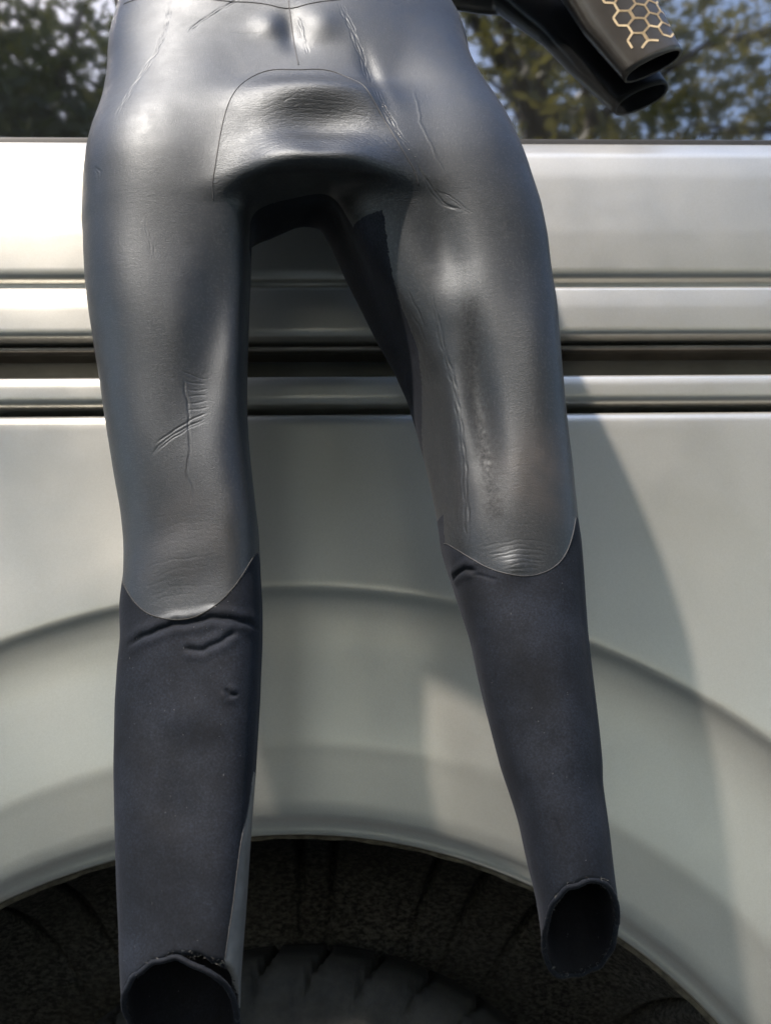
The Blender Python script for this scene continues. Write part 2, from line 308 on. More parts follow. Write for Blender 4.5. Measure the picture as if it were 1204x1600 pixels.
STROKES = [  # points (x, z), depth mm, width mm, lanes, lane gap mm, break-up
    ([(-0.227, 1.6893), (-0.2259, 1.6444), (-0.2356, 1.5899), (-0.2522, 1.5481), (-0.2627, 1.5181), (-0.2718, 1.4907)], 0.9, 0.9, 3, 2.6, 0.8),
    ([(-0.1411, 1.6789), (-0.1671, 1.6561), (-0.1906, 1.6359), (-0.2068, 1.6171)], 1.1, 0.9, 3, 2.2, 0.4),
    ([(-0.1585, 1.6197), (-0.1411, 1.6166), (-0.1224, 1.6168)], 0.5, 0.8, 1, 2.0, 0.0),
    ([(-0.0413, 1.6686), (-0.0278, 1.6242), (-0.0168, 1.581), (-0.0079, 1.5296), (0.0055, 1.4902), (0.0193, 1.4567), (0.0345, 1.4333)], 1.0, 1.0, 3, 3.2, 0.5),
    ([(-0.0859, 1.6457), (-0.0787, 1.6128), (-0.0737, 1.5806)], 0.7, 0.8, 2, 2.0, 0.5),
    ([(0.0342, 1.4256), (0.0463, 1.4042), (0.0584, 1.3879), (0.0782, 1.3763)], 1.3, 1.1, 2, 3.0, 0.4),
    ([(0.0475, 1.4042), (0.0649, 1.393), (0.0894, 1.3712)], 0.6, 0.9, 2, 2.5, 0.4),
    ([(0.036, 1.5349), (0.04, 1.4807), (0.0539, 1.4349), (0.0719, 1.4058)], -0.35, 1.6, 1, 2.0, 0.0),
    ([(-0.2352, 1.3744), (-0.2307, 1.3531), (-0.2236, 1.3285), (-0.2188, 1.3166)], 0.5, 0.8, 3, 3.0, 0.7),
    ([(-0.2901, 1.4414), (-0.2831, 1.43), (-0.2836, 1.4185)], 0.8, 1.2, 2, 3.0, 0.6),
    ([(-0.1928, 1.2051), (-0.1672, 1.1984)], 0.6, 0.9, 1, 2.0, 0.0),
    ([(-0.189, 1.196), (-0.1688, 1.1933)], 0.6, 0.9, 1, 2.0, 0.0),
    ([(-0.1893, 1.1869), (-0.1669, 1.1881)], 0.6, 0.9, 1, 2.0, 0.0),
    ([(-0.1874, 1.1799), (-0.1674, 1.1823)], 0.6, 0.9, 1, 2.0, 0.0),
    ([(-0.1872, 1.1728), (-0.1661, 1.1765)], 0.6, 0.9, 1, 2.0, 0.0),
    ([(-0.1881, 1.1652), (-0.1659, 1.1701)], 0.6, 0.9, 1, 2.0, 0.0),
    ([(-0.2175, 1.1202), (-0.2035, 1.1338), (-0.1864, 1.1475), (-0.1679, 1.1555)], 1.0, 1.0, 2, 3.0, 0.2),
    ([(-0.215, 1.1308), (-0.1991, 1.1425), (-0.1838, 1.1556), (-0.1664, 1.1638)], 1.0, 1.0, 1, 2.0, 0.0),
    ([(-0.191, 1.2038), (-0.186, 1.1747), (-0.182, 1.1336), (-0.1834, 1.1027), (-0.1789, 1.0843), (-0.1796, 1.0692)], 1.1, 1.2, 1, 3.0, 0.4),
    ([(-0.2265, 1.0583), (-0.2, 1.064), (-0.1784, 1.0662)], 0.16, 0.8, 1, 2, 0.7),
    ([(-0.2097, 1.0486), (-0.1924, 1.0555), (-0.1605, 1.0546)], 0.16, 0.8, 1, 2, 0.7),
    ([(-0.2156, 1.0391), (-0.1944, 1.0472), (-0.1654, 1.0475)], 0.16, 0.8, 1, 2, 0.7),
    ([(-0.2215, 1.0327), (-0.1964, 1.0389), (-0.1704, 1.0404)], 0.16, 0.8, 1, 2, 0.7),
    ([(-0.2049, 1.0231), (-0.1984, 1.0307), (-0.1752, 1.0292)], 0.16, 0.8, 1, 2, 0.7),
    ([(-0.2108, 1.0168), (-0.1908, 1.0224), (-0.1575, 1.0219)], 0.16, 0.8, 1, 2, 0.7),
    ([(-0.2166, 1.0075), (-0.1928, 1.0142), (-0.1624, 1.015)], 0.16, 0.8, 1, 2, 0.7),
    ([(-0.2223, 0.9982), (-0.1947, 1.0061), (-0.1673, 1.008)], 0.16, 0.8, 1, 2, 0.7),
    ([(-0.2059, 0.9916), (-0.1967, 0.9979), (-0.172, 0.997)], 0.16, 0.8, 1, 2, 0.7),
    ([(-0.2264, 1.0146), (-0.1997, 1.0213), (-0.1491, 1.0242)], 0.22, 0.9, 1, 2, 0.6),
    ([(-0.2166, 1.0063), (-0.1865, 1.0129), (-0.1596, 1.0144)], 0.22, 0.9, 1, 2, 0.6),
    ([(-0.2234, 0.9982), (-0.1902, 1.0048), (-0.1701, 1.0075)], 0.22, 0.9, 1, 2, 0.6),
    ([(-0.2136, 0.99), (-0.1938, 0.9967), (-0.1524, 0.9973)], 0.22, 0.9, 1, 2, 0.6),
    ([(-0.2204, 0.982), (-0.1974, 0.9886), (-0.1629, 0.9904)], 0.22, 0.9, 1, 2, 0.6),
    ([(0.044, 1.3038), (0.0533, 1.2556), (0.0662, 1.1958), (0.0712, 1.1316), (0.0711, 1.0757), (0.071, 1.0334)], 1.0, 1.2, 2, 3.5, 0.8),
    ([(0.0241, 1.3038), (0.0322, 1.2858), (0.0401, 1.2625)], 0.55, 0.9, 1, 2, 0.3),
    ([(0.0256, 1.2872), (0.0338, 1.2693), (0.0417, 1.2463)], 0.55, 0.9, 1, 2, 0.3),
    ([(0.0271, 1.2707), (0.0353, 1.253), (0.0433, 1.2302)], 0.55, 0.9, 1, 2, 0.3),
    ([(0.0285, 1.2544), (0.0369, 1.2369), (0.0449, 1.2143)], 0.55, 0.9, 1, 2, 0.3),
    ([(0.03, 1.2383), (0.0384, 1.221), (0.0465, 1.1985)], 0.55, 0.9, 1, 2, 0.3),
    ([(0.0314, 1.2223), (0.0399, 1.2051), (0.0481, 1.1829)], 0.55, 0.9, 1, 2, 0.3),
    ([(0.0329, 1.2065), (0.0414, 1.1894), (0.0497, 1.1674)], 0.55, 0.9, 1, 2, 0.3),
    ([(0.0343, 1.1908), (0.0429, 1.1739), (0.0512, 1.152)], 0.55, 0.9, 1, 2, 0.3),
    ([(0.0357, 1.1752), (0.0444, 1.1585), (0.0528, 1.1368)], 0.55, 0.9, 1, 2, 0.3),
    ([(0.0371, 1.1598), (0.0458, 1.1432), (0.0543, 1.1216)], 0.55, 0.9, 1, 2, 0.3),
    ([(0.0385, 1.1445), (0.0473, 1.128), (0.0558, 1.1066)], 0.55, 0.9, 1, 2, 0.3),
    ([(0.0399, 1.1293), (0.0487, 1.1129), (0.0573, 1.0918)], 0.55, 0.9, 1, 2, 0.3),
    ([(0.0412, 1.1142), (0.0502, 1.098), (0.0588, 1.077)], 0.55, 0.9, 1, 2, 0.3),
    ([(0.0426, 1.0993), (0.0516, 1.0832), (0.0603, 1.0624)], 0.55, 0.9, 1, 2, 0.3),
    ([(0.0439, 1.0845), (0.053, 1.0685), (0.0618, 1.0479)], 0.55, 0.9, 1, 2, 0.3),
    ([(0.0452, 1.0698), (0.0544, 1.054), (0.0632, 1.0335)], 0.55, 0.9, 1, 2, 0.3),
    ([(0.0767, 1.0327), (0.1132, 1.0377), (0.148, 1.033)], 0.3, 1.0, 1, 2, 0.5),
    ([(0.0806, 1.0288), (0.1141, 1.0331), (0.1454, 1.0292)], 0.3, 1.0, 1, 2, 0.5),
    ([(0.0844, 1.0249), (0.115, 1.0287), (0.1429, 1.0253)], 0.55, 1.0, 1, 2, 0.5),
    ([(0.0883, 1.021), (0.1159, 1.0242), (0.1403, 1.0215)], 0.55, 1.0, 1, 2, 0.5),
    ([(0.0921, 1.0171), (0.1168, 1.0197), (0.1377, 1.0177)], 0.55, 1.0, 1, 2, 0.5),
    ([(0.0959, 1.0132), (0.1177, 1.0153), (0.1352, 1.0138)], 0.55, 1.0, 1, 2, 0.5),
    ([(0.0998, 1.0093), (0.1185, 1.0108), (0.1326, 1.01)], 0.55, 1.0, 1, 2, 0.5),
    ([(0.1036, 1.0054), (0.1194, 1.0064), (0.1301, 1.0062)], 0.55, 1.0, 1, 2, 0.5),
    ([(0.1048, 1.125), (0.1316, 1.1267), (0.1433, 1.1234)], 0.15, 0.8, 1, 2, 0.6),
    ([(0.1143, 1.1155), (0.131, 1.1172), (0.1504, 1.1139)], 0.15, 0.8, 1, 2, 0.6),
    ([(0.1061, 1.1062), (0.1305, 1.1078), (0.1575, 1.1045)], 0.15, 0.8, 1, 2, 0.6),
    ([(0.1156, 1.0968), (0.1299, 1.0985), (0.1468, 1.0952)], 0.15, 0.8, 1, 2, 0.6),
    ([(0.1075, 1.0876), (0.1293, 1.0892), (0.1539, 1.0859)], 0.15, 0.8, 1, 2, 0.6),
    ([(0.1169, 1.0783), (0.1288, 1.08), (0.1433, 1.0768)], 0.15, 0.8, 1, 2, 0.6),
    ([(0.1088, 1.0692), (0.1282, 1.0708), (0.1503, 1.0675)], 0.15, 0.8, 1, 2, 0.6),
    ([(0.1182, 1.0599), (0.1277, 1.0616), (0.1398, 1.0585)], 0.15, 0.8, 1, 2, 0.6),
    ([(0.1101, 1.0509), (0.1271, 1.0526), (0.1468, 1.0493)], 0.15, 0.8, 1, 2, 0.6),
    ([(-0.1057, 1.539), (-0.0847, 1.5533), (-0.0635, 1.5514), (-0.0453, 1.5414)], 0.3, 0.8, 1, 2, 0.5),
    ([(-0.0988, 1.528), (-0.076, 1.5483), (-0.0529, 1.5464), (-0.0332, 1.5415)], 0.3, 0.8, 1, 2, 0.5),
    ([(-0.1074, 1.524), (-0.0829, 1.5432), (-0.0579, 1.5413), (-0.0366, 1.5355)], 0.3, 0.8, 1, 2, 0.5),
    ([(-0.1007, 1.5201), (-0.0743, 1.5382), (-0.0475, 1.5364), (-0.0247, 1.5295)], 0.3, 0.8, 1, 2, 0.5),
    ([(-0.1092, 1.5161), (-0.081, 1.5332), (-0.0525, 1.5313), (-0.0281, 1.5235)], 0.3, 0.8, 1, 2, 0.5),
    ([(-0.1177, 1.5121), (-0.0878, 1.5281), (-0.0575, 1.5263), (-0.0316, 1.5175)], 0.3, 0.8, 1, 2, 0.5),
    ([(-0.111, 1.5082), (-0.0792, 1.5232), (-0.0471, 1.5214), (-0.0197, 1.5117)], 0.3, 0.8, 1, 2, 0.5),
    ([(-0.1195, 1.5042), (-0.086, 1.5182), (-0.052, 1.5164), (-0.023, 1.5116)], 0.3, 0.8, 1, 2, 0.5),
    ([(-0.1126, 1.4935), (-0.0775, 1.5133), (-0.0417, 1.5115), (-0.0112, 1.5058)], 0.3, 0.8, 1, 2, 0.5),
    ([(-0.121, 1.4896), (-0.0842, 1.5083), (-0.0467, 1.5066), (-0.0147, 1.4999)], 0.3, 0.8, 1, 2, 0.5),
    ([(-0.1294, 1.4857), (-0.0908, 1.5034), (-0.0516, 1.5016), (-0.0181, 1.494)], 0.3, 0.8, 1, 2, 0.5),
    ([(-0.1228, 1.4819), (-0.0824, 1.4985), (-0.0414, 1.4968), (-0.0064, 1.4882)], 0.3, 0.8, 1, 2, 0.5),
    ([(-0.1311, 1.478), (-0.089, 1.4936), (-0.0463, 1.4919), (-0.0098, 1.4824)], 0.3, 0.8, 1, 2, 0.5),
    ([(-0.1245, 1.4742), (-0.0806, 1.4888), (-0.0361, 1.4871), (0.002, 1.4825)], 0.3, 0.8, 1, 2, 0.5),
    ([(-0.1328, 1.4703), (-0.0872, 1.484), (-0.041, 1.4823), (-0.0015, 1.4767)], 0.3, 0.8, 1, 2, 0.5),
    ([(-0.1408, 1.4598), (-0.0938, 1.4791), (-0.0459, 1.4774), (-0.0049, 1.4709)], 0.3, 0.8, 1, 2, 0.5),
    ([(-0.1342, 1.4561), (-0.0854, 1.4744), (-0.0358, 1.4727), (0.0066, 1.4652)], 0.3, 0.8, 1, 2, 0.5),
    ([(-0.1424, 1.4523), (-0.092, 1.4695), (-0.0406, 1.4679), (0.0032, 1.4595)], 0.3, 0.8, 1, 2, 0.5),
    ([(-0.1359, 1.4486), (-0.0836, 1.4648), (-0.0306, 1.4632), (0.0146, 1.4539)], 0.3, 0.8, 1, 2, 0.5),
    ([(-0.144, 1.4448), (-0.0901, 1.46), (-0.0355, 1.4584), (0.0114, 1.4538)], 0.3, 0.8, 1, 2, 0.5),
    ([(-0.1522, 1.4412), (-0.0966, 1.4553), (-0.0403, 1.4536), (0.008, 1.4482)], 0.3, 0.8, 1, 2, 0.5),
    ([(-0.1432, 1.4381), (-0.0876, 1.4506), (-0.0313, 1.449), (0.0168, 1.4426)], 0.3, 0.8, 1, 2, 0.5),
    ([(-0.1487, 1.4296), (-0.0933, 1.4459), (-0.0372, 1.4442), (0.0109, 1.4379)], 0.3, 0.8, 1, 2, 0.5),
    ([(-0.1544, 1.4266), (-0.099, 1.4414), (-0.043, 1.44), (0.005, 1.4332)], 0.3, 0.8, 1, 2, 0.5),
    ([(-0.1454, 1.4235), (-0.09, 1.4375), (-0.0341, 1.4362), (0.0138, 1.4286)], 0.3, 0.8, 1, 2, 0.5),
    ([(-0.1511, 1.4205), (-0.0957, 1.4337), (-0.0399, 1.4323), (0.008, 1.4286)], 0.3, 0.8, 1, 2, 0.5),
    ([(-0.0745, 1.4592), (-0.0654, 1.446), (-0.0526, 1.4377)], 0.35, 0.8, 1, 2, 0.4),
    ([(-0.0667, 1.4526), (-0.0577, 1.446), (-0.045, 1.4369)], 0.35, 0.8, 1, 2, 0.4),
    ([(-0.059, 1.4545), (-0.05, 1.4461), (-0.0373, 1.4362)], 0.35, 0.8, 1, 2, 0.4),
    ([(-0.0512, 1.4564), (-0.0423, 1.4461), (-0.0296, 1.4354)], 0.35, 0.8, 1, 2, 0.4),
    ([(-0.0435, 1.4584), (-0.0346, 1.4461), (-0.022, 1.4347)], 0.35, 0.8, 1, 2, 0.4),
    ([(-0.0358, 1.4518), (-0.0269, 1.4462), (-0.0142, 1.4378)], 0.35, 0.8, 1, 2, 0.4),
    ([(-0.028, 1.4537), (-0.0192, 1.4462), (-0.0065, 1.4371)], 0.35, 0.8, 1, 2, 0.4),
    ([(-0.0202, 1.4556), (-0.0114, 1.4462), (0.0012, 1.4363)], 0.35, 0.8, 1, 2, 0.4),
    ([(-0.0124, 1.4575), (-0.0037, 1.4463), (0.0089, 1.4356)], 0.35, 0.8, 1, 2, 0.4),
    ([(-0.0046, 1.4595), (0.004, 1.4463), (0.0166, 1.4348)], 0.35, 0.8, 1, 2, 0.4),
    ([(0.003, 1.4529), (0.0118, 1.4463), (0.0244, 1.4379)], 0.35, 0.8, 1, 2, 0.4),
    ([(0.0108, 1.4548), (0.0195, 1.4463), (0.0321, 1.4372)], 0.35, 0.8, 1, 2, 0.4),
    ([(-0.2362, 0.9457), (-0.2164, 0.9556), (-0.1919, 0.962), (-0.1589, 0.9661), (-0.1367, 0.9652), (-0.1133, 0.9586)], 3.2, 2.4, 1, 2.0, 0.0),
    ([(-0.1845, 0.941), (-0.1636, 0.939), (-0.1473, 0.9455), (-0.1343, 0.9566)], 2.4, 2.2, 1, 2.0, 0.0),
    ([(-0.1453, 0.9059), (-0.1398, 0.9003), (-0.1321, 0.899)], 2.2, 1.8, 1, 2.0, 0.0),
    ([(0.0498, 1.0082), (0.0569, 1.0145), (0.0674, 1.0168), (0.0787, 1.0131)], 2.6, 2.0, 1, 2.0, 0.0),
    ([(0.0728, 1.0108), (0.0953, 1.0005)], 1.2, 2.0, 1, 2.0, 0.0),
    ([(0.1247, 0.7937), (0.1299, 0.7911), (0.1329, 0.7823), (0.1341, 0.7645)], 1.4, 1.5, 1, 2.0, 0.0),
    ([(0.1299, 0.7911), (0.1305, 0.7721), (0.1271, 0.7571)], 0.8, 1.4, 1, 2.0, 0.0),
]
SOFT = [  # points (x, z), height m, width m
    ([(-0.1004, 1.668), (-0.0927, 1.6236), (-0.0852, 1.572)], -0.006, 0.01),
    ([(-0.1178, 1.6566), (-0.1131, 1.6017)], 0.004, 0.014),
    ([(-0.0613, 1.6684), (-0.0579, 1.5914)], 0.005, 0.016),
    ([(-0.1595, 1.4037), (-0.156, 1.3249), (-0.1652, 1.243), (-0.174, 1.1651), (-0.1794, 1.1026)], -0.011, 0.018),
    ([(-0.1392, 1.311), (-0.1407, 1.2165), (-0.1405, 1.127)], 0.003, 0.01),
    ([(-0.2037, 1.0544), (-0.1846, 0.9896)], 0.003, 0.03),
    ([(0.0769, 1.3037), (0.0858, 1.2287), (0.0906, 1.1633), (0.0946, 1.1001), (0.095, 1.0391)], -0.013, 0.011),
    ([(0.0538, 1.2693), (0.0641, 1.1893), (0.0704, 1.1127)], 0.004, 0.009),
    ([(0.1397, 1.3106), (0.1414, 1.1888), (0.1402, 1.0749)], 0.004, 0.016),
    ([(0.0403, 1.4156), (0.0544, 1.3676), (0.0635, 1.3248), (0.0689, 1.2624)], -0.01, 0.017),
    ([(-0.0229, 1.6242), (-0.0043, 1.5397), (0.0162, 1.4615)], -0.004, 0.007),
    ([(0.0843, 1.0095), (0.1306, 1.0148)], 0.004, 0.012),
    ([(-0.1989, 0.8673), (-0.1728, 0.8829), (-0.1516, 0.8988)], 0.004, 0.016),
    ([(-0.206, 0.7896), (-0.1603, 0.8244)], -0.004, 0.02),
    ([(0.104, 0.9565), (0.109, 0.8616), (0.1215, 0.8083)], -0.004, 0.016),
    ([(0.1461, 0.916), (0.1484, 0.8078)], 0.003, 0.012),
    ([(-0.0616, 1.4498), (-0.0603, 1.4346), (-0.0598, 1.4154)], -0.003, 0.016),
]
FLECKS = [[(-0.0017, 1.5147), (0.0055, 1.4902), (0.0133, 1.4691), (0.0223, 1.4501), (0.0332, 1.4333)], [(0.0027, 1.5049), (0.0104, 1.4806)], [(0.128, 1.4909), (0.1319, 1.4696), (0.1359, 1.443)], [(0.1405, 1.3968), (0.144, 1.3807)], [(-0.2887, 1.4461), (-0.2824, 1.4201)]]
WEAR_DARK = [(0.0819, 1.276), (0.0828, 1.2287), (0.0855, 1.1827), (0.0902, 1.1314), (0.0931, 1.0939), (0.0956, 1.0632)]
# ------------------------------------------------------------------ setting
GZ = -0.15
gm = make_ground()
gv = [(-90, -90, GZ), (90, -90, GZ), (90, 90, GZ), (-90, 90, GZ)]
ground = mesh_obj('ground', gv, [(0, 1, 2, 3)], gm, smooth=False); tag(ground, kind='structure')

# ------------------------------------------------------------------ the van
van = empty('van', (0, 1.25, GZ))
tag(van, 'pale sage silver van with tinted side window and rear wheel arch, behind the wetsuit', 'van')
X0, X1 = -2.3, 1.5

def strip(name, prof, mat, parent=van, x0=X0, x1=X1, nx=24):
    rings = []
    for i in range(nx+1):
        x = x0+(x1-x0)*i/nx
        rings.append([(x, y, z) for (z, y) in prof])
    V, Fc = loft(rings, closed=False)
    return mesh_obj(name, V, Fc, mat, parent)

def fillet(pts, r=0.004, n=4):
    """round the corners of a (z, y) profile"""
    P = [Vector((a, b)) for a, b in pts]; out = [P[0]]
    for i in range(1, len(P)-1):
        a, b, c = P[i-1], P[i], P[i+1]
        d1 = a-b; d2 = c-b
        rr = min(r, d1.length*0.45, d2.length*0.45)
        s = b+d1.normalized()*rr; e = b+d2.normalized()*rr
        for k in range(n+1):
            q = k/n; out.append(s*(1-q)**2 + b*2*q*(1-q) + e*q*q)
    out.append(P[-1]); return [(p.x, p.y) for p in out]

GL0, GL1 = 1.638, 2.18
win = strip('side_window', [(1.630, 1.2725), (1.70, 1.2775), (1.85, 1.2895), (2.0, 1.303), (2.2, 1.323)], M_GLASS)
seal = strip('window_seal', fillet([(1.632, 1.285), (1.632, 1.2665), (1.6475, 1.2665), (1.6490, 1.2732)], 0.003), M_BLACK, win)
strip('belt_panel', fillet([(1.632, 1.29), (1.6425, 1.268), (1.6135, 1.2510), (1.58, 1.2475), (1.50, 1.2465), (1.449, 1.2485), (1.441, 1.2525), (1.4375, 1.2600), (1.4340, 1.2610), (1.4315, 1.2610)], 0.007), M_PAINT)
strip('side_strip', fillet([(1.4312, 1.2608), (1.4300, 1.2560), (1.4250, 1.2512), (1.40, 1.2495), (1.371, 1.2500), (1.3650, 1.2530), (1.3615, 1.262), (1.3605, 1.285)], 0.004), M_PAINT)
chan = strip('door_rail_channel', [(1.445, 1.305), (1.357, 1.305), (1.352, 1.312), (1.25, 1.312)], M_CHAN)
strip('door_rail', fillet([(1.3595, 1.30), (1.3575, 1.268), (1.3545, 1.266), (1.3515, 1.268), (1.3505, 1.276), (1.354, 1.284), (1.354, 1.306)], 0.002), M_STEEL, chan)
strip('sill_strip', fillet([(1.306, 1.31), (1.3145, 1.2605), (1.3100, 1.2525), (1.300, 1.2500), (1.284, 1.2502), (1.2775, 1.2540), (1.2745, 1.263), (1.274, 1.31)], 0.004), M_PAINT)

# quarter panel: rays from the wheel-arch centre out to the panel's edges
AX, AZ = -0.105, 0.20
ZT, ZB = 1.2665, 0.05
def lip_r(th):
    return 0.598 + 0.026*max(0.0, math.cos(th)*-1.6)**2 + 0.006*max(0, math.cos(th))**2
def relief(x, z):
    rr = math.hypot(x-AX, z-AZ)
    kn = [(0.598, 1.2850), (0.603, 1.2735), (0.615, 1.2690), (0.680, 1.2630), (0.6870, 1.2621), (0.694, 1.2620), (0.73, 1.2620), (0.77, 1.2618), (0.80, 1.2608), (0.82, 1.2586), (0.829, 1.2571), (0.838, 1.2551), (0.844, 1.2535), (0.848, 1.2520), (0.852, 1.2500), (0.856, 1.2479), (0.861, 1.2472), (0.866, 1.2472), (0.885, 1.2475), (0.93, 1.2487), (1.0, 1.2500), (2.5, 1.2500)]
    return float(np.interp(rr, [k[0] for k in kn], [k[1] for k in kn])) + 0.03*(1.0-min(1.0, z))**2 + max(0, z-1.25)*0.0
angs = sorted(set([math.radians(a*0.75) for a in range(-8, 249)] + [math.atan2(ZT-AZ, X1-AX), math.atan2(ZT-AZ, X0-AX)]))
rings = []
for th in angs:
    c, s = math.cos(th), math.sin(th); r0 = lip_r(th)
    lim = [3.0]
    if s > 1e-6: lim.append((ZT-0.016-AZ)/s)
    if s < -1e-6: lim.append((ZB-AZ)/s)
    if c > 1e-6: lim.append((X1-AX)/c)
    if c < -1e-6: lim.append((X0-AX)/c)
    r1 = max(min(lim), r0+0.02)
    top = s > 1e-6 and abs(min(lim)-(ZT-0.016-AZ)/s) < 1e-6
    rs = [r0+0.0008] + [r for r in (0.608, 0.615, 0.63, 0.65, 0.668, 0.680, 0.687, 0.694, 0.71, 0.73, 0.75, 0.77, 0.785, 0.80, 0.81, 0.82, 0.829, 0.838, 0.844, 0.848, 0.852, 0.856, 0.861, 0.866, 0.875, 0.885, 0.905, 0.93, 0.96, 1.0)]
    off = r0-0.598
    rs = [min(r + off*max(0, (0.75-r)/0.15) if k else r, r1) for k, r in enumerate(rs)]
    for q in (0.25, 0.5, 0.75, 1.0): rs.append(rs[-1]+(r1-rs[-1])*q if q < 1 else r1)
    ring = []
    # rolled lip
    for (dr, dy) in ((-0.004, 0.020), (-0.0055, 0.012), (-0.0045, 0.005)):
        x, z = AX+c*(r0+dr), AZ+s*(r0+dr)
        ring.append((x, relief(AX+c*0.61, AZ+s*0.61)+dy+0.004, z))
    for r in rs:
        rr = r - off*max(0, min(1, (0.75-r)/0.15)) if off else r
        x, z = AX+c*r, AZ+s*r
        ring.append((x, relief(AX+c*rr, AZ+s*rr), z))
    xe, ye, ze = ring[-1]
    if top:
        for (dz, dy) in ((0.005, 0.0006), (0.010, 0.003), (0.0135, 0.0065), (0.0155, 0.012), (0.016, 0.05)):
            ring.append((xe, ye+dy, ze+dz))
    else:
        for k in range(1, 6): ring.append((xe, ye+0.01*k, ze))
    rings.append(ring)
V, Fc = loft(rings, closed=False)
mesh_obj('quarter_panel', V, Fc, M_PAINT, van)
# flange and liner
def arc_strip(name, prof, mat, parent=van, a0=-6, a1=186, n=240, wob=0.0):
    rings = []
    for i in range(n+1):
        th = math.radians(a0+(a1-a0)*i/n); r0 = lip_r(th)
        w = wob*(math.sin(th*53)+math.sin(th*91+1))*0.5
        rings.append([(AX+math.cos(th)*(r0+dr+w*(k > 0)), y, AZ+math.sin(th)*(r0+dr+w*(k > 0))) for k, (dr, y) in enumerate(prof)])
    V, Fc = loft(rings, closed=False)
    return mesh_obj(name, V, Fc, mat, parent)
arc_strip('arch_flange', [(-0.0035, 1.293), (-0.006, 1.303), (-0.0085, 1.3045), (-0.0095, 1.309), (-0.007, 1.322), (0.004, 1.325)], M_LIP, wob=0.0008)
def liner():
    rings = []
    n = 1100
    for i in range(n+1):
        th = math.radians(-6+192*i/n); r0 = lip_r(th)
        d = math.degrees(th)
        rib = 0.0
        for a, w, h in ((58.5, 0.9, 0.012), (66, 1.0, 0.010), (72, 0.9, .010), (85.2, 0.8, 0.016), (89.5, 1.0, 0.014), (104, 1.2, 0.012), (118, 1.2, .013), (124, 1.0, .010), (40, 1.5, .012), (140, 1.5, .012)):
            rib += 3.2*h*math.exp(-((d-a)/(w*0.45))**2)
        ring = []
        for (dr, y, k) in ((0.004, 1.315, 0), (0.012, 1.36, 0.6), (0.010, 1.42, 1), (0.0, 1.50, 1), (-0.02, 1.57, 1), (-0.07, 1.62, .8), (-0.15, 1.645, .5), (-0.30, 1.655, 0), (-.55, 1.66, 0)):
            r = max(0.02, r0+dr+rib*k); ring.append((AX+math.cos(th)*r, y, AZ+math.sin(th)*r))
        rings.append(ring)
    V, Fc = loft(rings, closed=False)
    return mesh_obj('wheel_arch_liner', V, Fc, M_LINER, van)
liner()

# wheel
WR, WY0, WY1 = 0.405, 1.325, 1.555
WC = Vector((-0.10, 1.51, 0.262))
wheel = empty('wheel', (WC.x-van.location.x, WC.y-van.location.y, WC.z-van.location.z)); wheel.parent = van
def tyre_mesh():
    prof = [(0.245, 1.375), (0.255, 1.345), (0.285, 1.331), (0.32, 1.325), (0.345, 1.3265), (0.350, 1.3245), (0.362, 1.3245), (0.372, 1.329), (0.382, 1.337), (0.391, 1.348), (0.398, 1.362), (0.4025, 1.378), (0.4045, 1.395)]
    full = prof + [(0.405, 1.415), (0.4052, 1.44), (0.405, 1.465)] + [(r, 2.88-y) for r, y in reversed(prof)]
    n = 720; rings = []
    for i in range(n):
        th = 2*math.pi*i/n; ring = []
        for j, (r, y) in enumerate(full):
            rr, yy = r, y
            # shoulder grooves: slanted radial slots between lugs, with a jog where the sidewall lug starts
            if 0.345 < r:
                m = (r-0.345)/0.06 if j < len(prof) else 1.0
                ph = (th*40/(2*math.pi) + 0.60*m*m + (0.12 if r < 0.375 else 0)) % 1.0
                w = 0.065
                g = max(0.0, 1-((min(ph, 1-ph))/w)**4) if min(ph, 1-ph) < w else 0.0
                dep = 0.008*g*(1.0 if r > 0.352 else 0.3)
                # lug inset on the sidewall
                ph2 = (ph+0.5) % 1.0
                if 0.349 < r < 0.376 and abs(ph2-0.5) < 0.2: dep += 0.0025 if (abs(ph2-0.5) > 0.11 or r > 0.366) else 0.0
                k = 0.5 if r < 0.39 else 1.0
                rr -= dep*k; yy += dep*(1-k*0.6) if y < 1.44 else -dep*(1-k*0.6)
            if 15 < j < 0: pass
            if abs(y-1.395) < .003 or abs(y-1.465) < .001: rr -= 0.007
            ring.append((WC.x+rr*math.cos(th), yy, WC.z+rr*math.sin(th)))
        rings.append(ring)
    rings.append(rings[0])
    return loft(rings, closed=False)
V, Fc = tyre_mesh()
mesh_obj('tyre', [(a, b+0.07, c) for a, b, c in V], Fc, M_TYRE, wheel)
rp = [(0.248, 1.372), (0.240, 1.366), (0.225, 1.375), (0.21, 1.40), (0.12, 1.388), (0.06, 1.378), (0.03, 1.372), (0.001, 1.372)]
rr = [[(WC.x+r*math.cos(a)*(1), y+(0.02 if (0.07 < r < 0.2 and k % 8 < 3) else 0), WC.z+r*math.sin(a)) for (r, y) in rp] for k, a in enumerate([2*math.pi*i/80 for i in range(80)])]
V, Fc = loft(rr+[rr[0]], closed=False)
mesh_obj('rim', [(a, b+0.07, c) for a, b, c in V], Fc, M_RIM, wheel)
# roof, gutter and the far side so the van stands as a body
strip('roof_panel', fillet([(2.17, 1.330), (2.20, 1.322), (2.26, 1.345), (2.36, 1.42), (2.44, 1.60), (2.47, 2.1), (2.47, 2.4)], 0.03, 5), M_PAINT)
gut = strip('roof_gutter', fillet([(2.235, 1.34), (2.225, 1.315), (2.240, 1.313), (2.246, 1.33)], 0.003), M_BLACK)
strip('cargo_wall', [(2.47, 2.4), (1.0, 2.45), (0.05, 2.45)], M_CHAN)
strip('underbody', [(0.05, 2.45), (0.05, 1.70), (0.85, 1.70), (1.27, 1.315)], M_BLACK)

